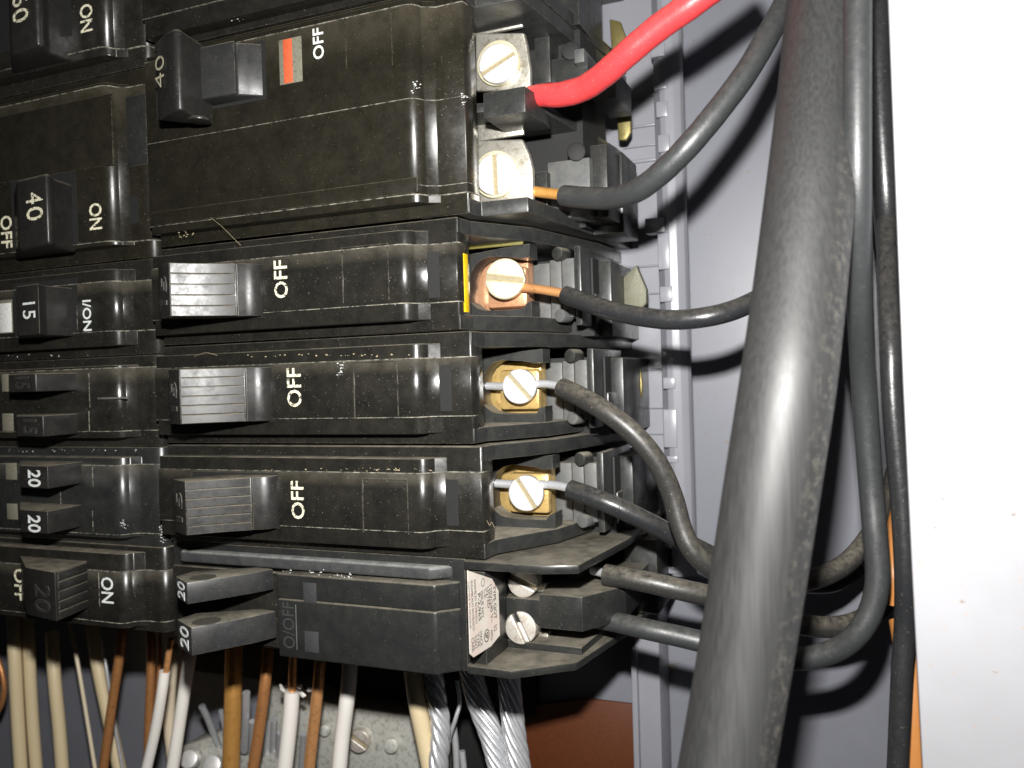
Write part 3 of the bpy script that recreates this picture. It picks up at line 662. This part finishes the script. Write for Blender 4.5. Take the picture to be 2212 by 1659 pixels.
ringmark(1051.5, 1373, 14); ringmark(1043, 1258, 9)

# barrier between its two terminals
zt_, zb_ = zat(1210, 1286, 7), zat(1210, 1361, 7)
xr = xat(1258, 1325, 7)
finish(prism([(xat(1165, 1325, 7), 7), (xr, 7), (xat(1352, 1300, 16), 16), (xat(1352, 1300, 16), 45), (XW-2, 45), (XW-2, 14), (xat(1165, 1325, 7), 14)], zb_, zt_, 'Z', 0.25), 'centre_barrier', 'case_grey', B6)
finish(box(XW-0.5, xat(1166, 1325, 7)+0.3, 8.5, 14, zb_+0.2, zat(1120, 1292, 8.5), 0.2), 'centre_barrier', 'case_grey', B6)
xq = xat(1256, 1405, 8.5)
finish(prism([(XW-0.5, 8.8), (xq, 8.6), (xat(1330, 1370, 26), 26), (-39.6, 50), (XW-0.5, 50)], z0+1.25, zat(1170, 1391, 8.5), 'Z', 0.2), 'terminal_floor', 'case_grey', B6)
finish(box(XW-0.5, -46, 18, 48, z0+1.5, z1-2), 'pocket_floor', 'black', B6)
bq(B6, 1350, 1420, 1165, 1325, 34, 18, 'pocket', 'end_block')
bq(B6, 1395, 1440, 1150, 1240, 48, 8, 'pocket', 'end_block')
c = U(1124, 1357, 8.0); screw(B6, c, 36*((8+125.6)/0.934)/F, (0.1, -1, 0.05), 1.12, 'dull_screw', 3.5, slotw=0.15, grime='slotlight')
c = U(1128, 1258, 9.0); screw(B6, c, 34*((9+125.6)/0.934)/F, (0.1, -1, 0.05), 0.4, 'dull_screw', 3.5, slotw=0.15)
finish(pbox(1160, 1184, 1366, 1386, 12.5, 2, 0.2), 'terminal_strap', 'silver', B6)
finish(pbox(1156, 1180, 1260, 1279, 12.5, 2, 0.2), 'terminal_strap', 'silver', B6)

# worn chalky smears, crumbs and stray hairs on the cases
def smear(B, px, py, Y, w_, h_, n, m='print', seed=1):
    rnd = random.Random(seed); bm = bmesh.new()
    for k in range(n):
        x, y = px+rnd.gauss(0, w_), py+rnd.gauss(0, h_)
        p = U(x, y, Y-0.03); r = rnd.uniform(0.05, 0.2); b2 = bmesh.new(); bmesh.ops.create_icosphere(b2, subdivisions=1, radius=1)
        for v in b2.verts: v.co = Vector((v.co.x*r*rnd.uniform(.7, 1.8)+p.x, v.co.y*0.05+p.y, v.co.z*r*rnd.uniform(.4, .9)+p.z))
        merge(bm, b2)
    o = finish(bm, 'worn_smear', m, B); o['kind'] = 'stuff'; return o
def hair(B, pts, r=0.035, m='dustfluff'): finish(tube(W(pts, r), 5, n=6), 'stray_hair', m, B)
M['chalk'] = flat('chalky_wear', (0.55, 0.56, 0.55), 0.7); M['crumb'] = flat('tan_crumbs', (0.42, 0.35, 0.22), 0.9)
smear(B6, 742, 1244, -4.0, 10, 3, 18, 'chalk', 1); smear(B6, 640, 1236, -3.6, 70, 3, 24, 'chalk', 2)
smear(B1, 448, 228, -5.2, 5, 4, 14, 'crumb', 3); smear(B1, 895, 185, -4.9, 5, 6, 16, 'chalk', 4); smear(B1, 1001, 212, -2.0, 3, 9, 14, 'chalk', 5)
smear(B1, 395, 510, -4.6, 12, 5, 16, 'crumb', 6); smear(B4, 735, 800, -4.95, 7, 10, 18, 'chalk', 7); smear(B3, 800, 652, -4.6, 30, 3, 40, 'chalk', 8)
smear(B5, 790, 1015, -4.8, 90, 2, 34, 'crumb', 9); smear(B4, 700, 768, -4.7, 100, 2, 30, 'crumb', 10); smear(B0, 470, 40, -3.6, 28, 5, 30, 'chalk', 11)
hair(B1, [(455, 470, -5.2), (480, 490, -5.6), (505, 515, -5.4), (520, 530, -5)]); hair(B5, [(1052, 1125, -2.0), (1058, 1135, -2.2), (1062, 1128, -2.3), (1068, 1140, -2)])
hair(B4, [(420, 770, -4.9), (445, 762, -5.6), (470, 768, -5.2)])

FLG = bpy.data.objects['front_flange']; LOC.setdefault('front_flange', LOC['front_flange'])
M['rustspot'] = flat('rust_stain', (0.36, 0.29, 0.24), 0.7)
for x, y, n in ((2036, 1078, 5), (2190, 1112, 4), (2150, 1450, 3), (2020, 1140, 3), (2080, 1300, 3)): smear(FLG, x, y, -5.0, 2.5, 2, n, 'rustspot', int(x))

# ------------------------------------------------------------------ left column
xsl, xnl = -125.2, U(251, 700, NY).x
def zr(py): return zat(330, py, SY)
lz = [zr(140)+38, zr(140), zr(556), zr(765), zr(965), zr(1181), zr(1366)]
def lbreaker(name, z0, z1, label, m='case', **k):
    B = root(name, (-170, 58, (z0+z1)/2), label, 'circuit breaker', 'circuit breakers in the panel')
    case(B, z0, z1, xsl, xnl, m, side='L', **k)
    return B
def lhandle(B, prof, yt, yb, m='handle', Yr=-13.5, name='handle', bev=0.3, ribs=0):
    ym = (yt+yb)/2; P = [(xat(px, ym, Y), Y) for px, Y in prof]
    zt, zb = zat(prof[1][0], yt, Yr), zat(prof[1][0], yb, Yr)
    H = prism(P, zb, zt, 'Z', bev, 3)
    if ribs:
        a_, b_ = Vector(P[1]), Vector(P[2]); d = (b_-a_).normalized(); n = Vector((-d.y, d.x)); n = n if n.x > 0 else -n
        st = (zt-zb)/ribs
        for k in range(ribs):
            s0, s1 = a_+d*0.6, b_-d*0.3
            prism([(s0.x, s0.y), (s0.x+n.x*.3, s0.y+n.y*.3), (s1.x+n.x*.3, s1.y+n.y*.3), (s1.x, s1.y)], zb+st*k+.15, zb+st*(k+1)-.15, 'Z', 0.15, 2, into=H)
    return finish(H, name, m, B, smooth=45)
def tipword(h, s, px0, px1, py0, py1, Y0, Y1, m='print', bold=0.0, name='rating_number'):
    """print on a tip that may slope from depth Y0 at its left to Y1 at its right"""
    ym = (py0+py1)/2; a_, b_ = U(px0, ym, Y0), U(px1, ym, Y1); t = Vector((b_.x-a_.x, b_.y-a_.y, 0)); c = (a_+b_)/2
    zt, zb = zat((px0+px1)/2, py0, (Y0+Y1)/2), zat((px0+px1)/2, py1, (Y0+Y1)/2)
    t.normalize(); n = Vector((t.y, -t.x, 0))
    lettering(s, c+n*0.03, zt-zb, (b_-a_).length, (0, 0, -1), t, m, h, name, 0.05, bold)
Y = NY-0.37
A_ = lbreaker('two_pole_breaker', lz[1], lz[0], 'black breaker with a rounded 60 amp handle in the top left picture corner', strip=(4, 4), inset=2.4)
h = lhandle(A_, [(20, -11.5), (78, -12.5), (92, -11.2), (102, -8.8), (150, -4.0), (20, -4.0)], -70, 92, bev=0.8)
tipword(h, '0', 28, 61, 19, 48, -11.8, -12.35, 'print_y'); tipword(h, '6', 28, 60, -14, 13, -11.8, -12.35, 'print_y')
word(A_, 'ON', 173, 200, 9, 69, Y, 'down', 'print_y', 'on_marking')
finish(pbox(-30, 153, -80, 100, NY-0.4, 0.2), 'handle_slot', 'black', A_)

Bb = lbreaker('two_pole_breaker', lz[2], lz[1], 'wide black breaker with a 40 amp handle between OFF and ON, in the left column', inset=2.6, strip=(3.4, 3.4), m='case_brown')
h = lhandle(Bb, [(38, -12.2), (102, -13.4), (112, -12.2), (122, -9.5), (163, -4.0), (30, -4.0)], 372, 528, bev=0.8)
tipword(h, '4', 57, 92, 415, 440, -12.6, -13.2, 'print_y'); tipword(h, '0', 58, 93, 447, 476, -12.6, -13.2, 'print_y')
word(Bb, 'ON', 193, 220, 439, 496, Y, 'down', 'print_y', 'on_marking')
word(Bb, 'OFF', 2, 26, 466, 536, Y, 'down', 'print_y', 'off_marking')
finish(pbox(25, 166, 366, 534, NY-0.42, 0.2), 'handle_slot', 'black', Bb)
# upper blank half is a raised dull plate
finish(box(-210, xnl+1.2, NY-0.5, NY, zr(355), zr(200), 0.3), 'blank_plate', 'case_brown', Bb)
finish(box(xnl+0.5, xsl-0.5, SY-0.5, SY, zr(355), zr(200), 0.2), 'blank_plate', 'case_grey', Bb)

Cc = lbreaker('circuit_breaker', lz[3], lz[2], 'glossy black breaker marked I/ON with a 15 amp handle and a white window')
h = lhandle(Cc, [(37, -12.6), (84, -13.6), (88, -12.6), (100, -10.5), (165, -4.0), (37, -4.0)], 612, 722, bev=0.2)
tipword(h, '15', 50, 76, 653, 689, -12.95, -13.4, 'print')
word(Cc, 'I/ON', 179, 197, 648, 715, Y, 'down', 'print', 'on_marking')
wf = bq(Cc, -6, 27, 648, 720, NY-0.4, 0.2, 'clear', 'flag_window', 0.03); finish(pbox(-2, 24, 655, 718, NY-0.5, 0.1, 0.02), 'white_flag', 'white_flag', wf)
finish(pbox(30, 168, 606, 726, NY-0.38, 0.1), 'handle_slot', 'black', Cc)

Dd = lbreaker('tandem_breaker', lz[4], lz[3], 'black tandem breaker with two small unprinted 15 amp toggles, fourth in the left column', strip=(3.2, 2.4))
for (yt, yb, x0, x1, x2) in ((806, 846, 19, 77, 174), (898, 944, 36, 93, 177)):
    h = lhandle(Dd, [(x0, -12.0), (x1, -12.8), (x2, -4.0), (x0, -4.0)], yt, yb, name='toggle', bev=0.2)
    tipword(h, '15', x0+14, x1-14, yt+8, yb-6, -12.2, -12.6, 'handle_matt', 0.01)
for q in ((4, 19, 808, 846), (5, 28, 893, 931)): bq(Dd, *q, NY-0.45, 0.2, 'clear', 'flag_window', 0.03)
bq(Dd, 210, 275, 858, 862, NY-0.5, 0.15, 'inner', 'seam_line', 0.02)

Ee = lbreaker('tandem_breaker', lz[5], lz[4], 'black tandem breaker with two small toggles printed 20, fifth in the left column', strip=(2.6, 3.4), m='case_grey')
for (yt, yb) in ((1008, 1057), (1106, 1155)):
    h = lhandle(Ee, [(44, -12.4), (103, -12.9), (184, -4.0), (44, -4.0)], yt, yb, name='toggle', m='handle', bev=0.12)
    tipword(h, '20', 61, 88, yt+7, yb-5, -12.55, -12.8, 'print', 0.015)
for q in ((12, 35, 1000, 1036), (15, 37, 1088, 1122)): bq(Ee, *q, NY-0.45, 0.2, 'clear', 'flag_window', 0.03)

Ff = lbreaker('circuit_breaker', lz[6], lz[5], 'black breaker with a dusty ribbed handle between OFF and ON, lowest in the left column', strip=(2.2, 4.6), inset=1.0)
h = lhandle(Ff, [(58, -12.0), (120, -13.6), (191, -4.6), (191, -3.5), (45, -3.5)], 1236, 1342, ribs=5, bev=0.15, m='handle')
tipword(h, '20', 76, 108, 1264, 1322, -12.4, -13.3, 'handle_matt', 0.0)
word(Ff, 'ON', 219, 245, 1247, 1303, Y, 'down', 'print', 'on_marking')
word(Ff, 'OFF', 31, 55, 1229, 1297, Y, 'down', 'print_y', 'off_marking')

for B, q in ((Ee, (199.2, 200.6, 1008, 1052)), (Ee, (199.4, 200.8, 1104, 1150)), (Ee, (130, 131.2, 1060, 1090)), (Dd, (192, 193.2, 806, 880)), (Dd, (191.6, 192.8, 888, 932)), (Ff, (213, 214.2, 1235, 1310)), (Cc, (166, 167, 660, 712)), (Bb, (235.6, 236.8, 216, 350))):
    bq(B, *q, NY-0.42, 0.1, 'seamdust', 'seam_line', 0.0)
bq(Dd, 249, 285, 800, 833, SY-0.44, 0.1, 'emboss', 'sunk_window', 0.0); bq(Ff, 279, 301, 1246, 1302, SY-0.44, 0.1, 'black', 'sunk_window', 0.0); bq(Bb, 271, 298, 424, 484, SY-0.44, 0.1, 'black', 'sunk_window', 0.0)
smear(Ee, 350, 1150, -1.9, 4, 12, 40, 'chalk', 21); smear(Ee, 266, 1132, -4.9, 4, 5, 22, 'chalk', 22); smear(Ee, 120, 974, -4.9, 80, 2, 20, 'chalk', 23); smear(Bb, 195, 348, -4.9, 22, 4, 26, 'crumb', 24); smear(Cc, 60, 768, -4.9, 60, 2, 10, 'chalk', 25)

# ------------------------------------------------------------------ wires on the right
def wire(name, pts, r, m, label, cat='wire', group=None, parent=None, seg=20, wob=0.0, **k):
    return finish(tube(W(pts, r), seg, wob=wob), name, m, parent, smooth=60, label=label, category=cat, group=group)
def insulated(label, core, coat, rc, ri, mcore, mcoat, seg=20, wob=0.0):
    p0 = U(*coat[0][:3]); R_ = root('insulated_wire', tuple(p0), label, 'wire')
    if core: finish(tube(W(core, rc), 16), 'bare_end', mcore, R_, smooth=60)
    finish(tube(W(coat, ri), seg, wob=wob), 'insulation', mcoat, R_, smooth=60)
    return R_
insulated('thick red wire rising to the top from the wide 40 amp breaker', [(1140, 207, 12), (1165, 208, 11)],
          [(1146, 208, 9, 1.75), (1175, 206, 8, 1.95), (1215, 204, 7), (1262, 190, 6), (1306, 160, 4), (1360, 112, 2), (1420, 62, 1), (1490, 12, 0), (1560, -40, 0), (1640, -100, 0)], 1.2, 2.08, 'copper', 'wire_red', wob=0.01)
insulated('black wire with an orange bare end curving up behind the thick cable at the top', [(1120, 402, 12.5), (1147, 412, 12), (1190, 418, 11.5), (1226, 422, 11)],
          [(1219, 423, 11), (1260, 427, 9), (1320, 428, 6), (1375, 412, 3), (1430, 372, 1), (1490, 312, 0), (1550, 240, 1), (1610, 160, 3), (1660, 75, 6), (1700, 0, 10), (1740, -90, 14)], 0.95, 1.85, 'copper_orange', 'wire_grey', wob=0.008)
insulated('thin black wire with a bare copper end running level behind the thick cable', [(1100, 617, 15.5), (1150, 623, 15), (1190, 629, 14.5), (1228, 636, 14)],
          [(1222, 637, 14), (1262, 652, 12), (1320, 671, 9), (1390, 685, 7), (1460, 691, 6), (1530, 684, 6), (1590, 668, 8), (1650, 640, 12), (1730, 600, 20)], 0.82, 1.6, 'copper', 'wire_black')
R_ = insulated('dusty black wire looping down across the rail from the fourth breaker terminal', [(1052, 834, 16), (1100, 834, 15.6), (1165, 829, 15.2), (1195, 831, 14.8), (1226, 838, 14)],
          [(1214, 838, 14), (1252, 856, 12), (1310, 890, 10), (1370, 938, 10), (1420, 1000, 11), (1452, 1070, 12), (1472, 1140, 12), (1500, 1195, 12), (1550, 1232, 14), (1620, 1252, 18), (1700, 1258, 22), (1770, 1247, 26), (1830, 1215, 30), (1878, 1160, 34), (1915, 1085, 38), (1938, 1010, 42), (1950, 930, 46)], 0.72, 1.78, 'aluminium', 'wire_dusty', wob=0.006)
insulated('black wire with an aluminium end passing behind the dusty looping wire', [(1066, 1044, 15.6), (1110, 1046, 15.6), (1190, 1047, 15.2), (1240, 1057, 14)],
          [(1232, 1057, 14), (1275, 1072, 13), (1330, 1094, 13), (1400, 1128, 15), (1460, 1160, 18), (1520, 1192, 20), (1580, 1222, 24), (1660, 1250, 30), (1740, 1262, 34), (1800, 1258, 38), (1850, 1230, 44)], 0.78, 1.72, 'aluminium', 'wire_black')
insulated('black wire with a short silvery bare end, leaving above the one without bare metal', [(1280, 1232, 17), (1316, 1240, 15)],
          [(1309, 1241, 15), (1360, 1250, 14), (1420, 1262, 14), (1480, 1276, 15), (1540, 1290, 17), (1620, 1318, 20), (1690, 1340, 22), (1750, 1352, 24), (1810, 1354, 27), (1860, 1340, 30), (1905, 1308, 32), (1945, 1262, 34)], 0.8, 1.85, 'aluminium', 'wire_dusty')
insulated('worn black wire that bends up below the thick cable and rises beside the white flange', None,
          [(1290, 1336, 16), (1340, 1346, 14), (1400, 1360, 13), (1460, 1373, 13), (1530, 1390, 13), (1610, 1412, 13), (1690, 1423, 12), (1750, 1420, 11), (1810, 1402, 10), (1855, 1366, 9), (1885, 1310, 9), (1896, 1244, 9), (1890, 1150, 9), (1880, 1030, 9), (1866, 829, 6, 1.8), (1857, 640, -2, 1.72), (1853, 415, -9, 1.7), (1852, 200, -10, 1.72), (1853, -80, -8, 1.75)], 0.8, 1.78, 'aluminium', 'wire_grey')
# thick cable in front
pts = []
for x0, wd_, y in ((1708, 168, -60), (1702, 171, 0), (1682, 178, 200), (1656, 187, 415), (1627, 195, 640), (1600, 201, 829), (1569, 202, 1030), (1537, 201, 1244), (1504, 200, 1450), (1468, 200, 1659), (1452, 200, 1740)):
    x1 = x0+wd_
    x = (x0+x1)/2; wd = x1-x0; z = 2*5.7*F/wd; u_ = (x-1106)/F; Yd = z*(fw+rt*u_+up*((829.5-y)/F)).y+CAM.y
    pts.append((U(x, y, Yd), 5.7))
bm = tube(pts, 40, n=12)
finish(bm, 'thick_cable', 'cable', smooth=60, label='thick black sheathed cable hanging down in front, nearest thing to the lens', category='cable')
wire('black_wire', [(1890, -60, 20), (1894, 60, 20), (1899, 180, 20), (1907, 320, 20), (1916, 450, 21), (1926, 600, 26)], 2.1, 'wire_black', 'dark glossy wire at the top between the worn wire and the flange')
wire('ribbed_wire', [(1926, 300, 32), (1917, 420, 24), (1917, 600, 14), (1924, 740, 9), (1928, 860, 8), (1938, 980, 8), (1949, 1100, 8), (1956, 1244, 8), (1955, 1350, 9), (1949, 1450, 9), (1944, 1560, 9), (1938, 1700, 9)], 1.55, 'wire_black', 'thin black wire with fine ribs pressed against the edge of the white flange')
wire('orange_wire', [(1946, 1080, 30, 1.2), (1942, 1130, 26, 1.8), (1936, 1190, 22), (1932, 1240, 20), (1926, 1300, 20)], 2.3, 'wire_orange', 'short orange wire showing between the worn black wire and the white flange')
wire('orange_wire', [(1952, 1340, 18), (1962, 1400, 16), (1969, 1480, 14), (1973, 1560, 13), (1975, 1720, 12)], 2.2, 'wire_orange', 'orange wire at the bottom right, running under the edge of the white flange')
wire('cream_wire', [(1948, 1370, 20), (1956, 1450, 19), (1958, 1540, 18), (1958, 1700, 18)], 1.2, 'wire_cream', 'thin cream wire between the ribbed wire and the orange one at bottom right')

# ------------------------------------------------------------------ bottom left wires
D0 = 38
def low(name, x0, y0, x1, wpx, m, label, cat='wire', Y=D0, top=None, mid=None, y1=1700, group=None):
    ps = []
    if top is None: top = (x0-(x1-x0)*0.25, y0-90)
    x1 = x0+(x1-x0)*(y1-y0)/(1659-y0)
    r = wpx/2*((Y+125.6)/(fw+rt*((x0-1106)/F)).y)/F
    ps = [(top[0], top[1], Y+3), (x0, y0, Y)]
    if mid: ps.append((mid[0], mid[1], Y))
    ps += [((x0+x1)/2 + random.uniform(-2, 2), (y0+y1)/2, Y), (x1, y1, Y)] if not mid else [(x1, y1, Y)]
    return wire(name, ps, r, m, label, cat, group, seg=18)
g = 'beige insulated wires at the lower left'
low('beige_wire', 31, 1405, 45, 27, 'wire_beige', 'first beige wire from the left edge of the picture, below the left column', group=g)
low('beige_wire', 63, 1415, 79, 25, 'wire_beige', 'second beige wire from the left, touching the first one', Y=41, group=g)
low('beige_wire', 117, 1455, 134, 27, 'wire_beige', 'beige wire standing alone over the grey wall, third from the left', Y=40, group=g)
low('thin_wire', 170, 1445, 205, 8, 'wire_cream', 'very thin pale wire slanting down to the right at the lower left', Y=36, top=(150, 1340))
low('beige_wire', 210, 1430, 258, 27, 'wire_beige', 'slanting beige wire crossed by a dark copper wire', Y=44, group=g)
low('thin_wire', 228, 1430, 265, 7, 'aluminium', 'thin shiny silver wire lying along the slanting beige wire', Y=40)
low('copper_wire', 262, 1390, 224, 20, 'copper_dark', 'dark copper wire crossing in front of the slanting beige wire', Y=30, top=(268, 1330))
low('copper_wire', 327, 1410, 319, 19, 'copper_dark', 'bare copper wire just left of the stripped white wire', Y=40, top=(322, 1330))
low('copper_wire', 345, 1425, 322, 9, 'copper_dark', 'second thin bare copper strand beside the stripped white wire', Y=44, top=(342, 1330))
low('cream_wire', 372, 1430, 381, 25, 'wire_cream', 'cream wire showing behind the stripped white wire', Y=44, mid=(366, 1560), top=(374, 1400))
low('copper_wire', 400, 1415, 372, 15, 'copper_dark', 'thin copper wire between the two white wires', Y=38, top=(412, 1350))
R_ = insulated('white wire stripped to a shiny copper end below the left column', [(370, 1380, 20), (364, 1415, 20), (358, 1460, 20)], [(356, 1450, 20), (349, 1500, 20), (336, 1575, 21), (317, 1659, 22), (306, 1710, 22)], 0.72, 1.22, 'copper', 'wire_white')
low('white_wire', 404, 1455, 373, 27, 'wire_white', 'white wire slanting down left under the toggles of the tandem breaker', Y=26, top=(416, 1390))
low('copper_wire', 504, 1470, 498, 37, 'copper_orange', 'thick orange copper wire at the lower left of the tandem breaker', 'wire', Y=32, top=(506, 1370))
low('copper_wire', 574, 1465, 546, 25, 'copper_dark', 'bare copper wire right of the thick orange copper wire', Y=30, top=(580, 1380))
low('copper_wire', 688, 1475, 668, 25, 'copper', 'bright bare copper wire between the two broad white wires', Y=28, top=(694, 1390))
R_ = insulated('broad white wire with ragged stripped top showing copper', [(634, 1400, 30), (632, 1450, 30), (631, 1510, 30)], [(631, 1492, 30), (628, 1540, 30), (622, 1600, 30), (614, 1670, 30), (610, 1710, 30)], 0.95, 1.78, 'copper', 'wire_white')
for (x, y, a_) in ((609, 1487, 0.7), (648, 1482, -0.5), (668, 1490, -1.0), (655, 1500, 0.3)):
    c = U(x, y, 28.5); b = bmesh.new(); bmesh.ops.create_icosphere(b, subdivisions=1, radius=0.8)
    for v in b.verts: v.co = Vector((v.co.x*1.3+random.uniform(-.3, .3), v.co.y*0.4, v.co.z*0.7+random.uniform(-.3, .3)))
    bmesh.ops.rotate(b, matrix=Matrix.Rotation(a_, 3, 'Y'), verts=b.verts); bmesh.ops.translate(b, vec=c, verts=b.verts)
    finish(b, 'torn_shred', 'wire_white', R_)
low('white_wire', 752, 1490, 734, 34, 'wire_white', 'broad white wire in front of the aluminium terminal bar, right of the bright copper wire', Y=30, top=(758, 1400))
low('beige_wire', 900, 1510, 930, 40, 'wire_beige', 'broad beige wire standing left of the twisted aluminium cables', Y=32, top=(888, 1420), group=g)

def stranded(name, pts, R, ns, turns, m, label):
    """a lay of round strands twisted round a core"""
    path = spline(W(pts, R), 14); B = root(name, tuple(path[0][0]), label, 'cable')
    for k in range(ns):
        q = []; up_ = None
        for i, (p, r) in enumerate(path):
            t = (path[min(i+1, len(path)-1)][0]-path[max(i-1, 0)][0]).normalized()
            if up_ is None: up_ = t.orthogonal().normalized()
            up_ = (up_-t*up_.dot(t)).normalized(); s = t.cross(up_)
            a = 6.2832*(k/ns+turns*i/len(path)); rs = R*math.sin(math.pi/ns)/(1+math.sin(math.pi/ns))
            q.append((p+(up_*math.cos(a)+s*math.sin(a))*(R-rs), rs*1.04))
        finish(tube(q, 10, n=1), 'strand', m, B, smooth=60)
    return B
stranded('twisted_aluminium_cable', [(935, 1440, 34), (942, 1500, 33), (952, 1570, 32), (948, 1640, 31), (940, 1720, 30)], 2.2, 5, -1.6, 'aluminium', 'coarsely twisted bare aluminium cable, left of the three silvery cables')
stranded('stranded_aluminium_cable', [(1015, 1440, 40), (1032, 1510, 38), (1062, 1590, 36), (1080, 1659, 35), (1095, 1730, 34)], 2.6, 11, -0.9, 'aluminium', 'fine stranded aluminium cable in the middle of the three silvery cables')
stranded('stranded_aluminium_cable', [(1096, 1440, 38), (1103, 1510, 37), (1112, 1590, 36), (1122, 1659, 35), (1130, 1730, 35)], 2.5, 9, -0.9, 'aluminium', 'fine stranded aluminium cable, rightmost of the three silvery cables')
wire('aluminium_wire', [(988, 1470, 36), (993, 1515, 35), (985, 1550, 34), (972, 1590, 34), (962, 1640, 34)], 0.45, 'aluminium', 'single thin aluminium wire bending between the silvery cables')
wire('aluminium_wire', [(980, 1570, 40), (985, 1620, 40), (988, 1700, 40)], 0.75, 'aluminium', 'short grey aluminium stub beside the twisted cable')
wire('aluminium_wire', [(998, 1622, 38), (1001, 1650, 38), (1006, 1710, 38)], 0.7, 'aluminium', 'cut aluminium stub between the twisted and the middle cable')

# neutral bar and its stubs
NB = root('neutral_bar', tuple(U(760, 1600, 50)), 'weathered aluminium neutral bar with round screws at the bottom of the picture', 'terminal bar')
Yn = 48
finish(prism(pxs([(585, 1480), (640, 1478), (700, 1515), (760, 1530), (885, 1546), (932, 1548), (945, 1600), (945, 1740), (560, 1740), (560, 1600)], Yn), Yn, Yn+8, 'Y', 0.5, 2), 'bar_body', 'neutral', NB)
finish(prism(pxs([(392, 1612), (455, 1592), (470, 1620), (560, 1640), (600, 1620), (600, 1740), (380, 1740)], 44), 44, 52, 'Y', 0.5, 2), 'bar_body', 'neutral', NB)
for x, y, r_, Yq in ((774, 1602, 25, 45.6), (846, 1610, 16, 46.8), (702, 1577, 13, 46.8)):
    c = U(x, y, Yq); rr = r_*((Yq+125.6)/0.86)/F
    if r_ > 20: screw(NB, c, rr, (0.25, -1, 0.1), 0.6, 'dull_screw', 2.0, name='bar_screw', slotw=0.16)
    else: finish(cyl(c, (0.25, -1, 0.1), rr, 1.6, 28, 0.35), 'bar_screw', 'neutral', NB)
for x, y in ((412, 1640), (462, 1652)):
    c = U(x, y, 41); finish(cyl(c, (0.3, -1, 0.5), 2.3, 3, 28, 0.4), 'bar_screw', 'steel_screw', NB)
for (pts, r_) in (([(436, 1525, 38), (452, 1560, 41), (472, 1612, 45)], 0.85), ([(477, 1535, 42), (486, 1580, 44), (494, 1640, 46)], 0.6), ([(532, 1496, 36), (531, 1550, 38), (528, 1622, 42)], 0.95), ([(545, 1558, 38), (545, 1590, 40), (544, 1640, 43)], 0.75),
                  ([(580, 1560, 44), (578, 1600, 45), (575, 1650, 46)], 0.8), ([(592, 1555, 42), (590, 1600, 44), (588, 1650, 46)], 0.75), ([(604, 1583, 42), (602, 1620, 44), (600, 1660, 46)], 0.7), ([(655, 1585, 42), (652, 1620, 44), (650, 1660, 46)], 0.7)):
    finish(tube(W(pts, r_), 14), 'wire_stub', 'aluminium', NB, smooth=60)
# dark block behind the bar, and the things in the shade under the breakers
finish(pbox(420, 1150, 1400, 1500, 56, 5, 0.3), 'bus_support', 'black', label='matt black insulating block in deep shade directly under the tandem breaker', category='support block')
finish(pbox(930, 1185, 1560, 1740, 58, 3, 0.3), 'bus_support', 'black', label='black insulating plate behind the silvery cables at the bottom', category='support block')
for x, y, r_ in ((620, 1420, 26), (700, 1428, 26), (768, 1430, 28), (865, 1465, 36), (905, 1450, 30)):
    pass
# copper coloured ring cut by the left edge
wire('brown_wire', [(-30, 1400, 40), (-8, 1420, 40), (6, 1460, 40), (8, 1500, 40), (-4, 1535, 40), (-30, 1560, 40)], 0.8, 'copper_dark', 'curl of brown wire cut by the left edge of the picture')
# lint on the wall
b = bmesh.new()
for k in range(14):
    p = Vector(U(1448, 1440, 61.5)); ps = [(p+Vector((random.uniform(-1, 1), random.uniform(-.3, .3), random.uniform(-.6, .6))), 0.05)]
    for j in range(5): ps.append((ps[-1][0]+Vector((random.uniform(-.3, .9), random.uniform(-.3, .3), random.uniform(-.7, .5))), 0.04))
    tube(ps, 4, into=b, n=4)
finish(b, 'lint_clump', 'dustfluff', label='small tan clump of lint on the grey wall beside the metal strip', category='lint')
